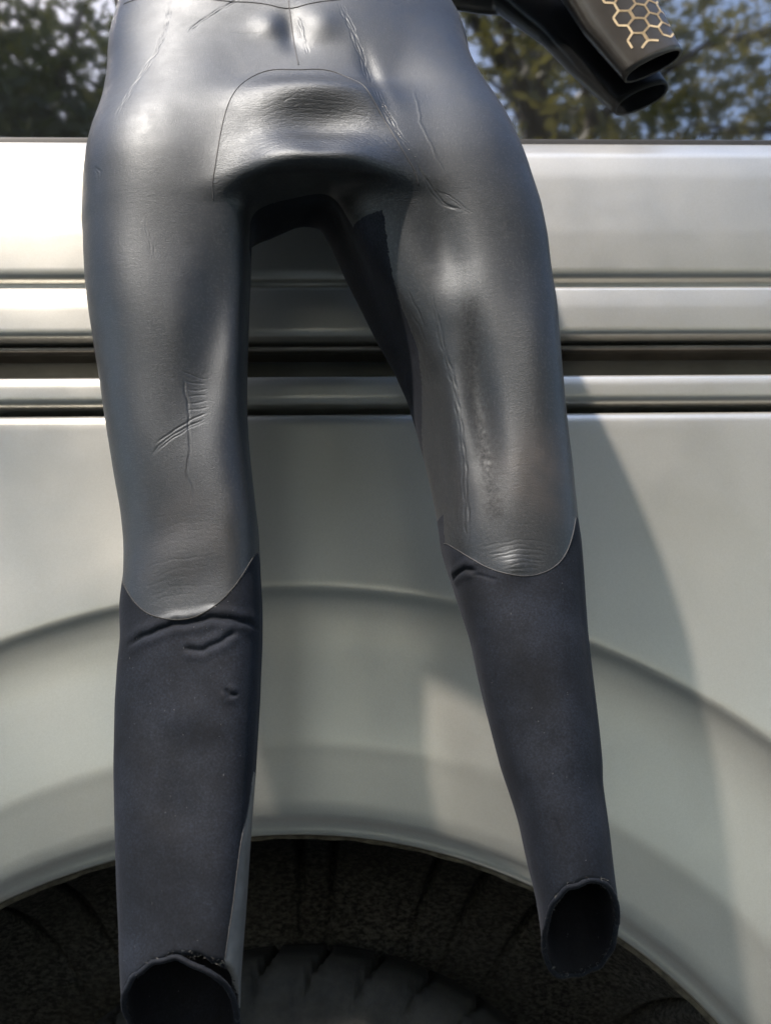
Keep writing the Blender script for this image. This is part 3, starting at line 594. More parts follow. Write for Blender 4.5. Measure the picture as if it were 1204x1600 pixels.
# ------------------------------------------------------------------ the wetsuit
suit = empty('wetsuit', (-0.07, 1.06, 0.64))
tag(suit, 'black neoprene wetsuit with navy knit lower legs hanging in front of the van', 'wetsuit')

_ZD = np.arange(0.50, 2.20, 0.002)
def smooth_tab(zs, vs, sig):
    v = np.interp(_ZD, zs, vs); k = np.arange(-40, 41)*0.002; w = np.exp(-(k/sig)**2/2); w /= w.sum()
    return np.convolve(np.pad(v, 40, mode='edge'), w, mode='valid')
_IPC = {}
def ip(tab, z):
    """smoothed look-up of a (z, value) table"""
    if id(tab) not in _IPC:
        a = np.asarray(tab); _IPC[id(tab)] = smooth_tab(a[:, 0], a[:, 1], 0.022 if tab is T_CY or tab is T_CB else 0.006)
    return np.interp(z, _ZD, _IPC[id(tab)])
def smin(a, b, k):
    h = np.maximum(k-np.abs(a-b), 0)/k
    return np.minimum(a, b)-h*h*k*0.25
def smax(a, b, k): return -smin(-a, -b, k)
def sstep(x, a, b):
    t = np.clip((x-a)/(b-a), 0, 1); return t*t*(3-2*t)
def seg_dist(x, z, pts, want_t=False):
    """distance from points to a polyline in the x-z plane, and arc length along it"""
    best = np.full(np.broadcast(x, z).shape, 1e9, dtype=np.float32); tt = np.zeros_like(best); sd_ = np.zeros_like(best); acc = 0.0
    for (ax, az), (bx, bz) in zip(pts[:-1], pts[1:]):
        dx, dz = bx-ax, bz-az; L2 = dx*dx+dz*dz; L = math.sqrt(L2)
        t = np.clip(((x-ax)*dx+(z-az)*dz)/L2, 0, 1)
        px = x-(ax+t*dx); pz = z-(az+t*dz); d = np.sqrt(px*px+pz*pz)
        m = d < best
        best = np.where(m, d, best)
        if want_t:
            tt = np.where(m, acc+t*L, tt); sd_ = np.where(m, (dx*(z-az)-dz*(x-ax))/L, sd_)
        acc += L
    return (best, tt, sd_, acc) if want_t else best

PIT_Z = [1.375, 1.405, 1.425, 1.445, 1.463, 1.485, 1.505, 1.522, 1.546]
PIT_A = [0.034, 0.039, 0.038, 0.024, 0.008, 0.005, 0.011, 0.016, 0.0]
PLAIN = [0.028, 0.033, 0.033, 0.031, 0.027, 0.022, 0.016, 0.010, 0.0]
PIT_S = smooth_tab(PIT_Z, PIT_A, 0.0075); PLAIN_S = smooth_tab(PIT_Z, PLAIN, 0.010)
def relief_front(x, z):
    """how far the front of the suit stands towards the viewer (m), folds of centimetre size"""
    u = (x+0.062)/0.098
    lat = np.exp(-(np.abs(u)/0.93)**3.2)
    pit = np.exp(-((u-0.02)/0.72)**2)
    H = 1.22*lat*(pit*np.interp(z, _ZD, PIT_S)+(1-pit)*np.interp(z, _ZD, PLAIN_S))
    for pts, a, s in SOFT:
        d, t, _s, L = seg_dist(x, z, pts, True)
        H = H+0.7*a*np.exp(-(d/(s*1.25))**2)*1.15*np.sin(np.pi*np.clip(t/L, 0, 1))**2
    H = H+0.0022*np.sin(x*31+z*17)*np.sin(z*23-x*9+1.0)
    return H

SH_Z = [0.96, 1.04, 1.12, 1.20, 1.28, 1.36, 1.45]; SH_K = [0.0, 0.16, 0.34, 0.46, 0.55, 0.60, 0.62]
def sec(x, y, z, xo, xi, cy, b, n, k=0.0):
    cx = (xo+xi)*0.5; a = np.abs(xo-xi)*0.5
    a = np.sqrt(np.maximum(a*a-(k*b*0.95)**2, 1e-4)) if not np.isscalar(k) else a
    xx = np.abs(x+k*(y-cy)-cx)/a; yy = np.abs(y-cy)/b
    n = n if np.isscalar(k) else n+0.8*np.clip(k/0.45, 0, 1)*sstep(y-cy, -0.01, 0.03)
    q = (xx**n+yy**n+1e-9)**(1.0/n)
    return (q-1)*np.minimum(a, b)*1.05

def cutR(x, y): return 0.738-(y-0.985)*0.96+(x-0.152)*0.10+0.0016*np.sin(x*120+y*90)+0.0008*np.sin(x*330-y*210)
def cutL(x, y): return 0.6945-(y-0.972)*0.98-0.9*(x+0.185)**2*8*0.35+0.0018*np.sin(x*110+y*80)+0.0009*np.sin(x*300-y*240)

def suit_sdf(x, y, z, H):
    cy = ip(T_CY, z); b = ip(T_CB, z)
    w = sstep(cy+0.02-y, 0.0, 0.06)
    ye = y+H*w
    n = 2.25
    dL = sec(x, ye, z, ip(T_LO, z), ip(T_LI, z), cy, b, n)
    dR = sec(x, ye, z, ip(T_RI, z), ip(T_RO, z), cy, b, n, np.interp(z, SH_Z, SH_K))
    up = sstep(z, 1.44, 1.66)
    dLc = smax(dL+0.030*up, z-1.66, 0.04); dRc = smax(dR+0.030*up, z-1.66, 0.04)
    dH = sec(x, ye, z, ip(T_LO, z), ip(T_RO, z), cy, b, 2.9)+0.009*(1-sstep(z, 1.42, 1.53))+0.006*(1-sstep(z, 1.56, 1.70))
    rear = np.clip((y-0.985)/0.165, 0, 1.1)*np.interp(x, [-0.17, -0.12, -0.05, 0.04], [-0.012, 0.008, 0.054, 0.064])
    zc = 1.408+rear+0.002*np.exp(-((x+0.060)/0.07)**2)*sstep(1.10-y, 0, 0.1)
    dH = smax(dH, zc-z, 0.017)
    out = smin(smin(dLc, dRc, 0.010), dH, 0.024)
    # hollow cuffs
    isR = x > -0.02
    zcut = np.where(isR, cutR(x, y), cutL(x, y))
    inner = np.maximum(out+0.0042, z-(zcut+0.17))
    out = np.maximum(out, -inner)
    out = np.maximum(out, (zcut-z)*0.8)
    return out

def surface_nets(x0, x1, y0, y1, z0, z1, h):
    xs = np.arange(x0, x1, h); ys = np.arange(y0, y1, h); zs = np.arange(z0, z1, h)
    f = np.empty((len(xs), len(ys), len(zs)), np.float32)
    for k in range(0, len(zs), 48):
        zz = zs[k:k+48]; Xg = xs[:, None, None]; Yg = ys[None, :, None]; Zg = zz[None, None, :]
        H = relief_front(xs[:, None], zz[None, :])[:, None, :]
        f[:, :, k:k+48] = suit_sdf(Xg, Yg, Zg, H)
    s = f < 0
    c = np.zeros((len(xs)-1, len(ys)-1, len(zs)-1), np.int8)
    for i in (0, 1):
        for j in (0, 1):
            for k in (0, 1):
                c += s[i:s.shape[0]-1+i, j:s.shape[1]-1+j, k:s.shape[2]-1+k]
    act = (c > 0) & (c < 8)
    idx = np.full(act.shape, -1, np.int32); I = np.argwhere(act); idx[act] = np.arange(len(I))
    acc = np.zeros((len(I), 3)); cnt = np.zeros(len(I))
    corners = [(i, j, k) for i in (0, 1) for j in (0, 1) for k in (0, 1)]
    for a in corners:
        for d in range(3):
            if a[d] == 1: continue
            b = list(a); b[d] = 1
            fa = f[I[:, 0]+a[0], I[:, 1]+a[1], I[:, 2]+a[2]]; fb = f[I[:, 0]+b[0], I[:, 1]+b[1], I[:, 2]+b[2]]
            m = (fa < 0) != (fb < 0)
            t = np.where(m, fa/np.where(m, fa-fb, 1), 0)
            p = np.tile(np.array(a, float), (len(I), 1)); p[:, d] += t
            acc[m] += p[m]; cnt += m
    P = (I+acc/cnt[:, None])*h+np.array([x0, y0, z0])
    quads = []
    for d in range(3):
        e1, e2 = (d+1) % 3, (d+2) % 3
        sl0 = [slice(None)]*3; sl1 = [slice(None)]*3
        sl0[d] = slice(0, -1); sl1[d] = slice(1, None)
        A = s[tuple(sl0)]; B = s[tuple(sl1)]
        for flip, mk in ((False, A & ~B), (True, ~A & B)):
            E = np.argwhere(mk)
            ok = (E[:, e1] > 0) & (E[:, e2] > 0) & (E[:, e1] < f.shape[e1]-1) & (E[:, e2] < f.shape[e2]-1)
            E = E[ok]
            def cell(o1, o2):
                q = E.copy(); q[:, e1] -= o1; q[:, e2] -= o2
                return idx[q[:, 0], q[:, 1], q[:, 2]]
            q = np.stack([cell(1, 1), cell(0, 1), cell(0, 0), cell(1, 0)], 1)
            quads.append(q[:, ::-1] if flip else q)
    return P, np.concatenate(quads)

HS = 0.0023
P, Q = surface_nets(-0.330, 0.222, 0.905, 1.200, 0.570, 1.765, HS)
def fval(p): return suit_sdf(p[:, 0], p[:, 1], p[:, 2], relief_front(p[:, 0], p[:, 2]))
def grad(p, e=0.0012):
    g = np.zeros_like(p)
    for d in range(3):
        o = np.zeros(3); o[d] = e; g[:, d] = (fval(p+o)-fval(p-o))/(2*e)
    return g
for it in range(2):                      # pull the vertices onto the surface
    g = grad(P); v = fval(P); gn = np.maximum((g*g).sum(1), 0.2)
    st_ = -(v/gn)[:, None]*g; ln = np.linalg.norm(st_, axis=1)
    st_ *= np.minimum(1, 0.0012/np.maximum(ln, 1e-9))[:, None]
    P = P+st_*0.8

# refine the mesh where creases run, then press the creases in
bm = bmesh.new()
bv = [bm.verts.new(p) for p in P]
for q in Q:
    try: bm.faces.new([bv[i] for i in q])
    except ValueError: pass
bm.verts.ensure_lookup_table(); bm.faces.ensure_lookup_table()
near = np.zeros(len(P), bool)
front = P[:, 1] < ip(T_CY, P[:, 2])-0.008
for pts, a, s, lanes, gap, br in STROKES:
    pa = np.array(pts); pad = 0.006+lanes*gap*0.0007
    m = front & (P[:, 0] > pa[:, 0].min()-pad) & (P[:, 0] < pa[:, 0].max()+pad) & (P[:, 2] > pa[:, 1].min()-pad) & (P[:, 2] < pa[:, 1].max()+pad)
    ii = np.where(m)[0]
    if len(ii) == 0: continue
    d = seg_dist(P[ii, 0], P[ii, 2], pts); near[ii[d < pad*0.75]] = True
ed = [e for e in bm.edges if near[e.verts[0].index] and near[e.verts[1].index]] if False else None
bm.verts.index_update()
ed = [e for e in bm.edges if near[e.verts[0].index] and near[e.verts[1].index]]
bmesh.ops.subdivide_edges(bm, edges=ed, cuts=2, use_grid_fill=True)
bmesh.ops.triangulate(bm, faces=[f for f in bm.faces if len(f.verts) > 4])
me = bpy.data.meshes.new('tmp'); bm.to_mesh(me); bm.free()
N = len(me.vertices); P = np.empty(N*3); me.vertices.foreach_get('co', P); P = P.reshape(-1, 3)
NR = np.empty(N*3); me.vertices.foreach_get('normal', NR); NR = NR.reshape(-1, 3)
front = NR[:, 1] < -0.10
disp = np.zeros(N); rng = np.random.RandomState(4)
for pts, a, s, lanes, gap, br in STROKES:
    pa = np.array(pts); pad = 0.012
    m = front & (P[:, 0] > pa[:, 0].min()-pad) & (P[:, 0] < pa[:, 0].max()+pad) & (P[:, 2] > pa[:, 1].min()-pad) & (P[:, 2] < pa[:, 1].max()+pad)
    ii = np.where(m)[0]
    if len(ii) == 0: continue
    d, t, sg, L = seg_dist(P[ii, 0], P[ii, 2], pts, True)
    endd = np.where((t <= 0) | (t >= L), d, 0)
    fade = sstep(t, 0, 0.12*L+0.003)*sstep(L-t, 0, 0.12*L+0.003)
    for k in range(lanes):
        off = (k-(lanes-1)/2)*gap*0.001; ph = rng.rand()*6.28; f1 = 260+rng.rand()*120
        wig = 0.0006*np.sin(t*f1*0.45+ph)+0.0003*np.sin(t*f1*1.1+ph*2)
        amp = (0.48 if a < 2 else 0.6)*a*0.001*(1-br*(0.5+0.5*np.sin(t*f1+ph*3)))*(1.0 if k == lanes//2 else 0.75)
        q = (sg-off*0.8-wig)/(s*(0.00075 if a < 2 else 0.001))
        prof = -np.exp(-q*q)+(0.08*np.exp(-((q-1.9)/1.1)**2)+0.05*np.exp(-((q+2.0)/1.2)**2) if a < 2 else 0.75*np.exp(-((np.abs(q)-2.6)/1.7)**2))
        disp[ii] += amp*prof*fade*np.exp(-(endd/0.001)**2)
P = P+NR*disp[:, None]
me.vertices.foreach_set('co', P.ravel()); me.update()
NR = np.empty(N*3); me.vertices.foreach_get('normal', NR); NR = NR.reshape(-1, 3)
polys = [tuple(p.vertices) for p in me.polygons]
cen = np.empty(len(polys)*3); me.polygons.foreach_get('center', cen); cen = cen.reshape(-1, 3)
pno = np.empty(len(polys)*3); me.polygons.foreach_get('normal', pno); pno = pno.reshape(-1, 3)
bpy.data.meshes.remove(me)

def in_poly(x, z, poly):
    r = np.zeros(len(x), bool); n = len(poly)
    for i in range(n):
        ax, az = poly[i]; bx, bz = poly[(i+1) % n]
        c = ((az > z) != (bz > z)) & (x < (bx-ax)*(z-az)/(bz-az+1e-12)+ax); r ^= c
    return r
X, Y, Z = cen.T
cyv = ip(T_CY, Z)
hemz = np.where(X < -0.05,
    np.where(Y < cyv, np.interp(X, [p[0] for p in S_HEML], [p[1] for p in S_HEML]), np.interp(X, [S_HEML[0][0], S_HEML[-1][0]], [S_HEML[0][1], S_HEML[-1][1]])),
    np.where(Y < cyv, np.interp(X, [p[0] for p in S_HEMR], [p[1] for p in S_HEMR]), np.interp(X, [S_HEMR[0][0], S_HEMR[-1][0]], [S_HEMR[0][1], S_HEMR[-1][1]])))
cls = np.zeros(len(polys), np.int8)                      # 0 body
cls[(Z < hemz) & (X < -0.05)] = 1                          # lower legs
cls[(Z < hemz) & (X >= -0.05)] = 2
sx = np.interp(Z, [p[1] for p in sorted(S_SIDE, key=lambda q: q[1])], [p[0] for p in sorted(S_SIDE, key=lambda q: q[1])])
cls[(cls == 1) & (X > sx) & (Z < 0.93)] = 3                   # pale side panel of the left leg
crp = list(S_CROTCH)+[(0.045, 1.36), (-0.170, 1.36)]
cls[(in_poly(X, Z, crp) & (pno[:, 1] < -0.05) & (Z > 1.385)) | ((pno[:, 2] < -0.55) & (Z > 1.36) & (X > -0.16) & (X < 0.035))] = 4
rear_ = (cls == 0) & (Z < 1.455) & (X < -0.06) & (Y > cyv+0.012)
kx = np.interp(Z, SH_Z, SH_K); cxr = (ip(T_RO, Z)+ip(T_RI, Z))/2; ar = np.abs(ip(T_RO, Z)-ip(T_RI, Z))/2
ang = np.degrees(np.arctan2((Y-cyv)/ip(T_CB, Z), (X+kx*(Y-cyv)-cxr)/ar)) % 360          # 90 = back, 180 = inner side, 270 = front
lim = np.interp(Z, [1.06, 1.14, 1.25, 1.35, 1.44], [80, 140, 192, 212, 228])
rear_ |= (cls == 0) & (Z < 1.47) & (X > -0.06) & (ang > 45) & (ang < lim)
rear_ |= (cls == 0) & (Z < 1.54) & (Z > 1.37) & (X > -0.09) & (X < 0.045) & (pno[:, 1] > -0.55)
rear_ |= ((cls == 4) | (cls == 0)) & (Y > 1.045) & (X > -0.165) & (X < 0.05) & (Z > 1.36) & (Z < 1.56)
cls[rear_ & (X < -0.09)] = 6                                 # knit backs of the thighs
cls[rear_ & (X >= -0.09)] = 7
# inside of the cuffs
lx = (ip(T_LO, Z)+ip(T_LI, Z))/2; rx = (ip(T_RO, Z)+ip(T_RI, Z))/2
ctr = np.where(X < -0.02, lx, rx)
inw = ((X-ctr)*pno[:, 0]/0.045**2*0.045+(Y-cyv)*pno[:, 1]/0.05**2*0.045) < 0
cls[inw & (Z < 0.96)] = 5
def submesh(k, name, mat, extra=None):
    sel = np.where((cls == k) if extra is None else (cls == k) & extra)[0]
    used = {}; fs = []
    for i in sel:
        fs.append(tuple(used.setdefault(v, len(used)) for v in polys[i]))
    ids = np.fromiter(used.keys(), int, len(used))
    o = mesh_obj(name, P[ids], fs, mat, suit)
    if mat is M_SKIN:
        px, pz = P[ids, 0], P[ids, 2]; ft = (NR[ids, 1] < 0.1)
        dk = np.exp(-(seg_dist(px, pz, WEAR_DARK)/0.010)**2)*ft*0.8
        kn_ = (np.exp(-((px+0.19)/0.05)**2-((pz-1.045)/0.055)**2)+np.exp(-((px-0.135)/0.05)**2-((pz-1.10)/0.05)**2))*ft
        at_ = o.data.attributes.new('wear', 'FLOAT_COLOR', 'POINT')
        buf = np.stack([dk, np.clip(kn_, 0, 1), 0*dk, 1+0*dk], 1).astype(np.float32); at_.data.foreach_set('color', buf.ravel())
    o.data.normals_split_custom_set_from_vertices([tuple(v) for v in NR[ids]])
    return o
body = submesh(0, 'body_panel', M_SKIN)
legL = submesh(1, 'lower_leg', M_FAB); legL['label'] = 'navy knit lower leg with folds below the knee'
legR = submesh(2, 'lower_leg', M_FAB); legR['label'] = 'navy knit lower leg with open frayed cuff'
sidep = submesh(3, 'side_panel', M_SIDE, None)
submesh(6, 'thigh_back', M_FAB); submesh(7, 'thigh_back', M_FAB)
crotch = submesh(4, 'crotch_panel', M_PANEL)
for par, ex in ((legL, X < -0.02), (legR, X >= -0.02)):
    ln_ = submesh(5, 'lining', M_LIN, ex); ln_.parent = par; ln_.matrix_parent_inverse = Matrix.Identity(4)

bvh = BVHTree.FromPolygons([Vector(p) for p in P], polys)
def on_front(pts, step=0.0025, lift=0.0):
    out = []
    P2 = []
    for (a, b) in zip(pts[:-1], pts[1:]):
        n = max(1, int(math.hypot(b[0]-a[0], b[1]-a[1])/step))
        P2 += [(a[0]+(b[0]-a[0])*i/n, a[1]+(b[1]-a[1])*i/n) for i in range(n)]
    P2.append(pts[-1])
    runs = [[]]
    for x, z in P2:
        h = bvh.ray_cast(Vector((x, 0.5, z)), Vector((0, 1, 0)))
        if h[0] is None or h[1].y > -0.12: 
            if runs[-1]: runs.append([])
            continue
        p = h[0]+h[1]*lift
        if runs[-1] and (p-runs[-1][-1]).length > 0.012: runs.append([])
        runs[-1].append(p)
    return [r for r in runs if len(r) > 2]
def smooth_poly(pts, it=2):
    for _ in range(it):
        q = [pts[0]]
        for a, b in zip(pts[:-1], pts[1:]):
            q += [(a[0]*.75+b[0]*.25, a[1]*.75+b[1]*.25), (a[0]*.25+b[0]*.75, a[1]*.25+b[1]*.75)]
        q.append(pts[-1]); pts = q
    return pts
def seam(name, pts, rad, mat, parent=suit, lift=0.0):
    runs = on_front(smooth_poly(pts), lift=lift)
    if not runs: return
    V, Fc = join([tube(r, rad, 6) for r in runs]); return mesh_obj(name, V, Fc, mat, parent)
seam('waist_seam', S_WAIST, 0.0007, M_SEAM, body)
seam('front_seam', S_CENTER, 0.0007, M_SEAM, body)
seam('crotch_seam', S_CROTCH, 0.0006, M_SEAM, crotch)
seam('hem_seam', S_HEML, 0.0006, M_GLUE, legL)
seam('hem_seam', S_HEMR, 0.0005, M_SEAM, legR)
seam('side_seam', S_SIDE, 0.0006, M_SEAM, legL)

# frayed cuff threads
rnd = random.Random(7)
def fray(cut, xr, parent, n):
    parts = []
    zz0 = 0.60
    pts = P[(np.abs((P[:, 2]-cut(P[:, 0], P[:, 1]))) < 0.0016) & (P[:, 0] > xr[0]) & (P[:, 0] < xr[1])]
    for k in range(n):
        p = Vector(pts[rnd.randrange(len(pts))])
        a = rnd.uniform(0, 6.28); d = Vector((math.cos(a)*0.7, -0.5+rnd.uniform(-.4, .4), rnd.uniform(-1.0, 0.35))).normalized()
        L = rnd.uniform(0.001, 0.0035); b = Vector((rnd.uniform(-1, 1), rnd.uniform(-1, 1), rnd.uniform(-1, 1)))*L*0.35
        r = rnd.uniform(0.00008, 0.00018)
        parts.append(tube([p-d*0.0005, p+d*L*0.5+b, p+d*L], [r*1.3, r, r*0.5], 3))
    V, Fc = join(parts); o = mesh_obj('frayed_edge', V, Fc, M_FRAY, parent, smooth=False); o['kind'] = 'stuff'
def rim(cut, O, I, parent):
    pts = []
    for k in range(150):
        th = 2*math.pi*k/150; x, y, z = 0.0, 1.03, 0.67
        for _ in range(12):
            xo, xi, cyy, b = float(ip(O, z)), float(ip(I, z)), float(ip(T_CY, z)), float(ip(T_CB, z))
            c_, s_ = math.cos(th), math.sin(th); e = 2/2.25
            x = (xo+xi)/2+(abs(xo-xi)/2-0.0016)*math.copysign(abs(c_)**e, c_); y = cyy+(b-0.0016)*math.copysign(abs(s_)**e, s_)
            z = float(cut(x, y))
        h = float(relief_front(np.array([x]), np.array([z]))[0])*float(sstep(ip(T_CY, z)+0.02-y, 0.0, 0.06))
        j = rnd.uniform(-1, 1)*0.0002
        pts.append((x+j, y-h+j, z+0.0004))
    pts.append(pts[0])
    V, Fc = tube(pts, [0.0024+0.00015*math.sin(k*1.7)+0.0001*math.sin(k*4.1) for k in range(151)], 8)
    mesh_obj('cuff_rim', V, Fc, M_FAB, parent)
rim(cutL, T_LO, T_LI, legL)
rim(cutR, T_RI, T_RO, legR)
fray(cutL, (-0.30, -0.08), legL, 260)
fray(cutR, (0.05, 0.25), legR, 260)

def flecks(lines, n, parent):  # pale chips for peeling skin and for white sun glints on the fold
    parts = []
    for k in range(n):
        ln = rnd.choice(lines); i = rnd.randrange(len(ln)-1); q = rnd.random()
        x = ln[i][0]*(1-q)+ln[i+1][0]*q+rnd.gauss(0, 0.0012); z = ln[i][1]*(1-q)+ln[i+1][1]*q+rnd.gauss(0, 0.0012)
        h = bvh.ray_cast(Vector((x, 0.5, z)), Vector((0, 1, 0)))
        if h[0] is None: continue
        p = h[0]+h[1]*0.0003; s_ = rnd.uniform(0.0003, 0.0008); a = h[1].orthogonal().normalized(); b = h[1].cross(a)
        ph = rnd.uniform(0, 6.28); V = [p+(a*math.cos(ph+t)+b*math.sin(ph+t))*s_*rnd.uniform(0.5, 1.5)+h[1]*rnd.uniform(0, 0.0006) for t in (0, 1.6, 3.1, 4.7)]
        parts.append((V, [(0, 1, 2, 3)]))
    V, Fc = join(parts); o = mesh_obj('peel_glint_flecks', V, Fc, M_FLECK, parent, smooth=False); o['kind'] = 'stuff'
M_FLECK = flat_mat('peel_glint_rubber', (0.22, 0.215, 0.21), 0.7, 0, 0.4, 300)
flecks(FLECKS[:2], 36, body)

# upper body (runs up to the shoulders) and the sleeves
def sup(cx, cy, a, b, z, n=72, ex=2.3):
    r = []
    for k in range(n):
        t = 2*math.pi*k/n; c, s = math.cos(t), math.sin(t)
        r.append((cx+a*math.copysign(abs(c)**(2/ex), c), cy+b*math.copysign(abs(s)**(2/ex), s), z))
    return r
rings = []
for z, xl, xr_, cyy, b in ((1.758, None, None, None, None), (1.83, -0.274, 0.053, 1.160, 0.080), (1.92, -0.270, 0.062, 1.165, 0.082), (2.00, -0.275, 0.075, 1.170, 0.084), (2.07, -0.285, 0.088, 1.172, 0.080), (2.12, -0.270, 0.075, 1.175, 0.070), (2.155, -0.235, 0.035, 1.178, 0.058), (2.175, -0.185, -0.015, 1.18, 0.050), (2.215, -0.165, -0.035, 1.18, 0.046)):
    if xl is None:
        xl, xr_, cyy, b = float(ip(T_LO, z)), float(ip(T_RO, z)), float(ip(T_CY, z)), float(ip(T_CB, z))+0.002
    rings.append(sup((xl+xr_)/2, cyy, (xr_-xl)/2, b, z, ex=2.5 if z < 1.76 else 2.3))
V, Fc = loft(rings); mesh_obj('torso_panel', V, Fc, M_SKIN, suit)

def make_sleeve_skin():
    t = NT('sleeve_neoprene'); p = t.pos()
    t.col(t.ramp(t.noise(p, 25, 4), [(0.3, (0.045, 0.040, 0.036)), (0.7, (0.07, 0.063, 0.056))]))
    t.set(Roughness=0.30, Specular_IOR_Level=0.8); t.nrm(t.bump(t.noise(p, 500, 2), 0.1, 0.0006))
    return t.m
M_SLV = make_sleeve_skin()
class Sleeve:
    def __init__(s, ctl):
        s.c = ctl                                        # (x, y, z, half width, half depth)
        s.L = [0]
        for a, b in zip(ctl[:-1], ctl[1:]): s.L.append(s.L[-1]+math.dist(a[:3], b[:3]))
    def at(s, l):
        v = [float(np.interp(l, s.L, [c[k] for c in s.c])) for k in range(5)]
        e = 0.05; a = [float(np.interp(max(l-e, 0), s.L, [c[k] for c in s.c])) for k in range(3)]; b = [float(np.interp(min(l+e, s.L[-1]), s.L, [c[k] for c in s.c])) for k in range(3)]
        t = (Vector(b)-Vector(a)).normalized(); e2 = Vector((0, 1, 0)); e1 = e2.cross(t).normalized()*-1
        e2 = t.cross(e1).normalized()
        if e2.y < 0: e2 = -e2
        if e1.x < 0: e1 = -e1
        return Vector(v[:3]), e1, e2, v[3], v[4]
    def pt(s, l, th, off=0.0):
        c, e1, e2, a, b = s.at(l); n = 2.3
        ct, st2 = math.cos(th), math.sin(th)
        return c+e1*(a+off)*math.copysign(abs(ct)**(2/n), ct)+e2*(b+off)*math.copysign(abs(st2)**(2/n), st2)
def sleeve(ctl, name='sleeve', prn=False):
    s = Sleeve(ctl); L = s.L[-1]
    rings = [[s.pt(L*i/70, 2*math.pi*k/64) for k in range(64)] for i in range(71)]
    rings += [[s.pt(L+0.0008, 2*math.pi*k/64, -0.0015) for k in range(64)], [s.pt(L, 2*math.pi*k/64, -0.0035) for k in range(64)]]
    V, Fc = loft(rings); o = mesh_obj(name, V, Fc, M_SLV, suit)
    rings = [[s.pt(L-0.16*i/12, 2*math.pi*k/64, -0.0034) for k in range(64)] for i in range(13)]
    V, Fc = loft(rings, True, False, True); mesh_obj('lining', V, Fc, M_LIN, o)
    return s, o
SL = [(0.04, 1.170, 2.13, 0.050, 0.050), (0.13, 1.185, 2.09, 0.066, 0.052), (0.235, 1.222, 2.01, 0.064, 0.040), (0.296, 1.242, 1.902, 0.060, 0.032), (0.3315, 1.248, 1.820, 0.0545, 0.026), (0.3690, 1.250, 1.7465, 0.0440, 0.021)]
s1, so1 = sleeve(SL); so1['label'] = 'dark sleeve with gold honeycomb print'
SL2 = [(-0.24, 1.17, 2.12, 0.050, 0.050), (-0.295, 1.19, 2.04, 0.060, 0.045), (-0.300, 1.225, 1.94, 0.050, 0.030), (-0.285, 1.250, 1.85, 0.046, 0.018), (-0.277, 1.252, 1.80, 0.042, 0.015), (-0.268, 1.252, 1.762, 0.040, 0.013)]
s2, so2 = sleeve(SL2); so2['label'] = 'dark sleeve tucked behind the hips'
# honeycomb print: outlined hexagons laid on the sleeve's front
def hex_print():
    parts = []; L = s1.L[-1]; HR = 0.0120; w = 0.0029
    def mp(u, v, off=0.0006):                            # u across (m), v up from the cuff (m)
        l = L-v; a = s1.at(l)[3]
        q = max(-0.98, min(0.98, u/a)); th = -math.acos(q)
        return s1.pt(l, th, off)
    for row in range(0, 9):
        for colm in range(-4, 4):
            cu = colm*HR*math.sqrt(3)+(row % 2)*HR*math.sqrt(3)/2+0.010; cv = 0.030+row*HR*1.5
            if cu > 0.046 or cu < -0.020 or cv > 0.20: continue
            
            for k in range(6):
                if row < 1 and (row*7+colm*3+k) % 4 == 0: continue
                a0 = math.pi/6+k*math.pi/3; a1 = a0+math.pi/3
                p0 = Vector((cu+HR*math.cos(a0), cv+HR*math.sin(a0))); p1 = Vector((cu+HR*math.cos(a1), cv+HR*math.sin(a1)))
                nn = Vector((-(p1-p0).y, (p1-p0).x)).normalized()*w*0.5
                V = []
                for i in range(4):
                    p = p0.lerp(p1, i/3); 
                    for sg in (-1, 1): V.append(mp((p+nn*sg).x, (p+nn*sg).y))
                parts.append((V, [(2*i, 2*i+1, 2*i+3, 2*i+2) for i in range(3)]))
    V, Fc = join(parts); return mesh_obj('honeycomb_print', V, Fc, M_GOLD, so1)
hex_print()

# hanger holding the suit from the roof gutter
hg = empty('coat_hanger', (-0.10, 1.18, 2.13))
tag(hg, 'black hanger hooked on the roof gutter inside the wetsuit shoulders', 'hanger')
V, Fc = tube([(-0.26, 1.175, 2.09), (-0.20, 1.18, 2.125), (-0.13, 1.18, 2.150), (-0.10, 1.18, 2.165), (-0.07, 1.18, 2.150), (0.0, 1.18, 2.125), (0.055, 1.175, 2.09)], [0.010, 0.014, 0.014, 0.013, 0.014, 0.014, 0.010], 12)
mesh_obj('shoulder_bar', V, Fc, M_WOOD, hg)
V, Fc = tube([(-0.10, 1.18, 2.16), (-0.10, 1.19, 2.21), (-0.10, 1.23, 2.235), (-0.10, 1.28, 2.245), (-0.10, 1.312, 2.258), (-0.10, 1.326, 2.255), (-0.10, 1.331, 2.240), (-.10, 1.327, 2.230)], 0.0025, 8)
mesh_obj('hook', V, Fc, M_STEEL, hg)

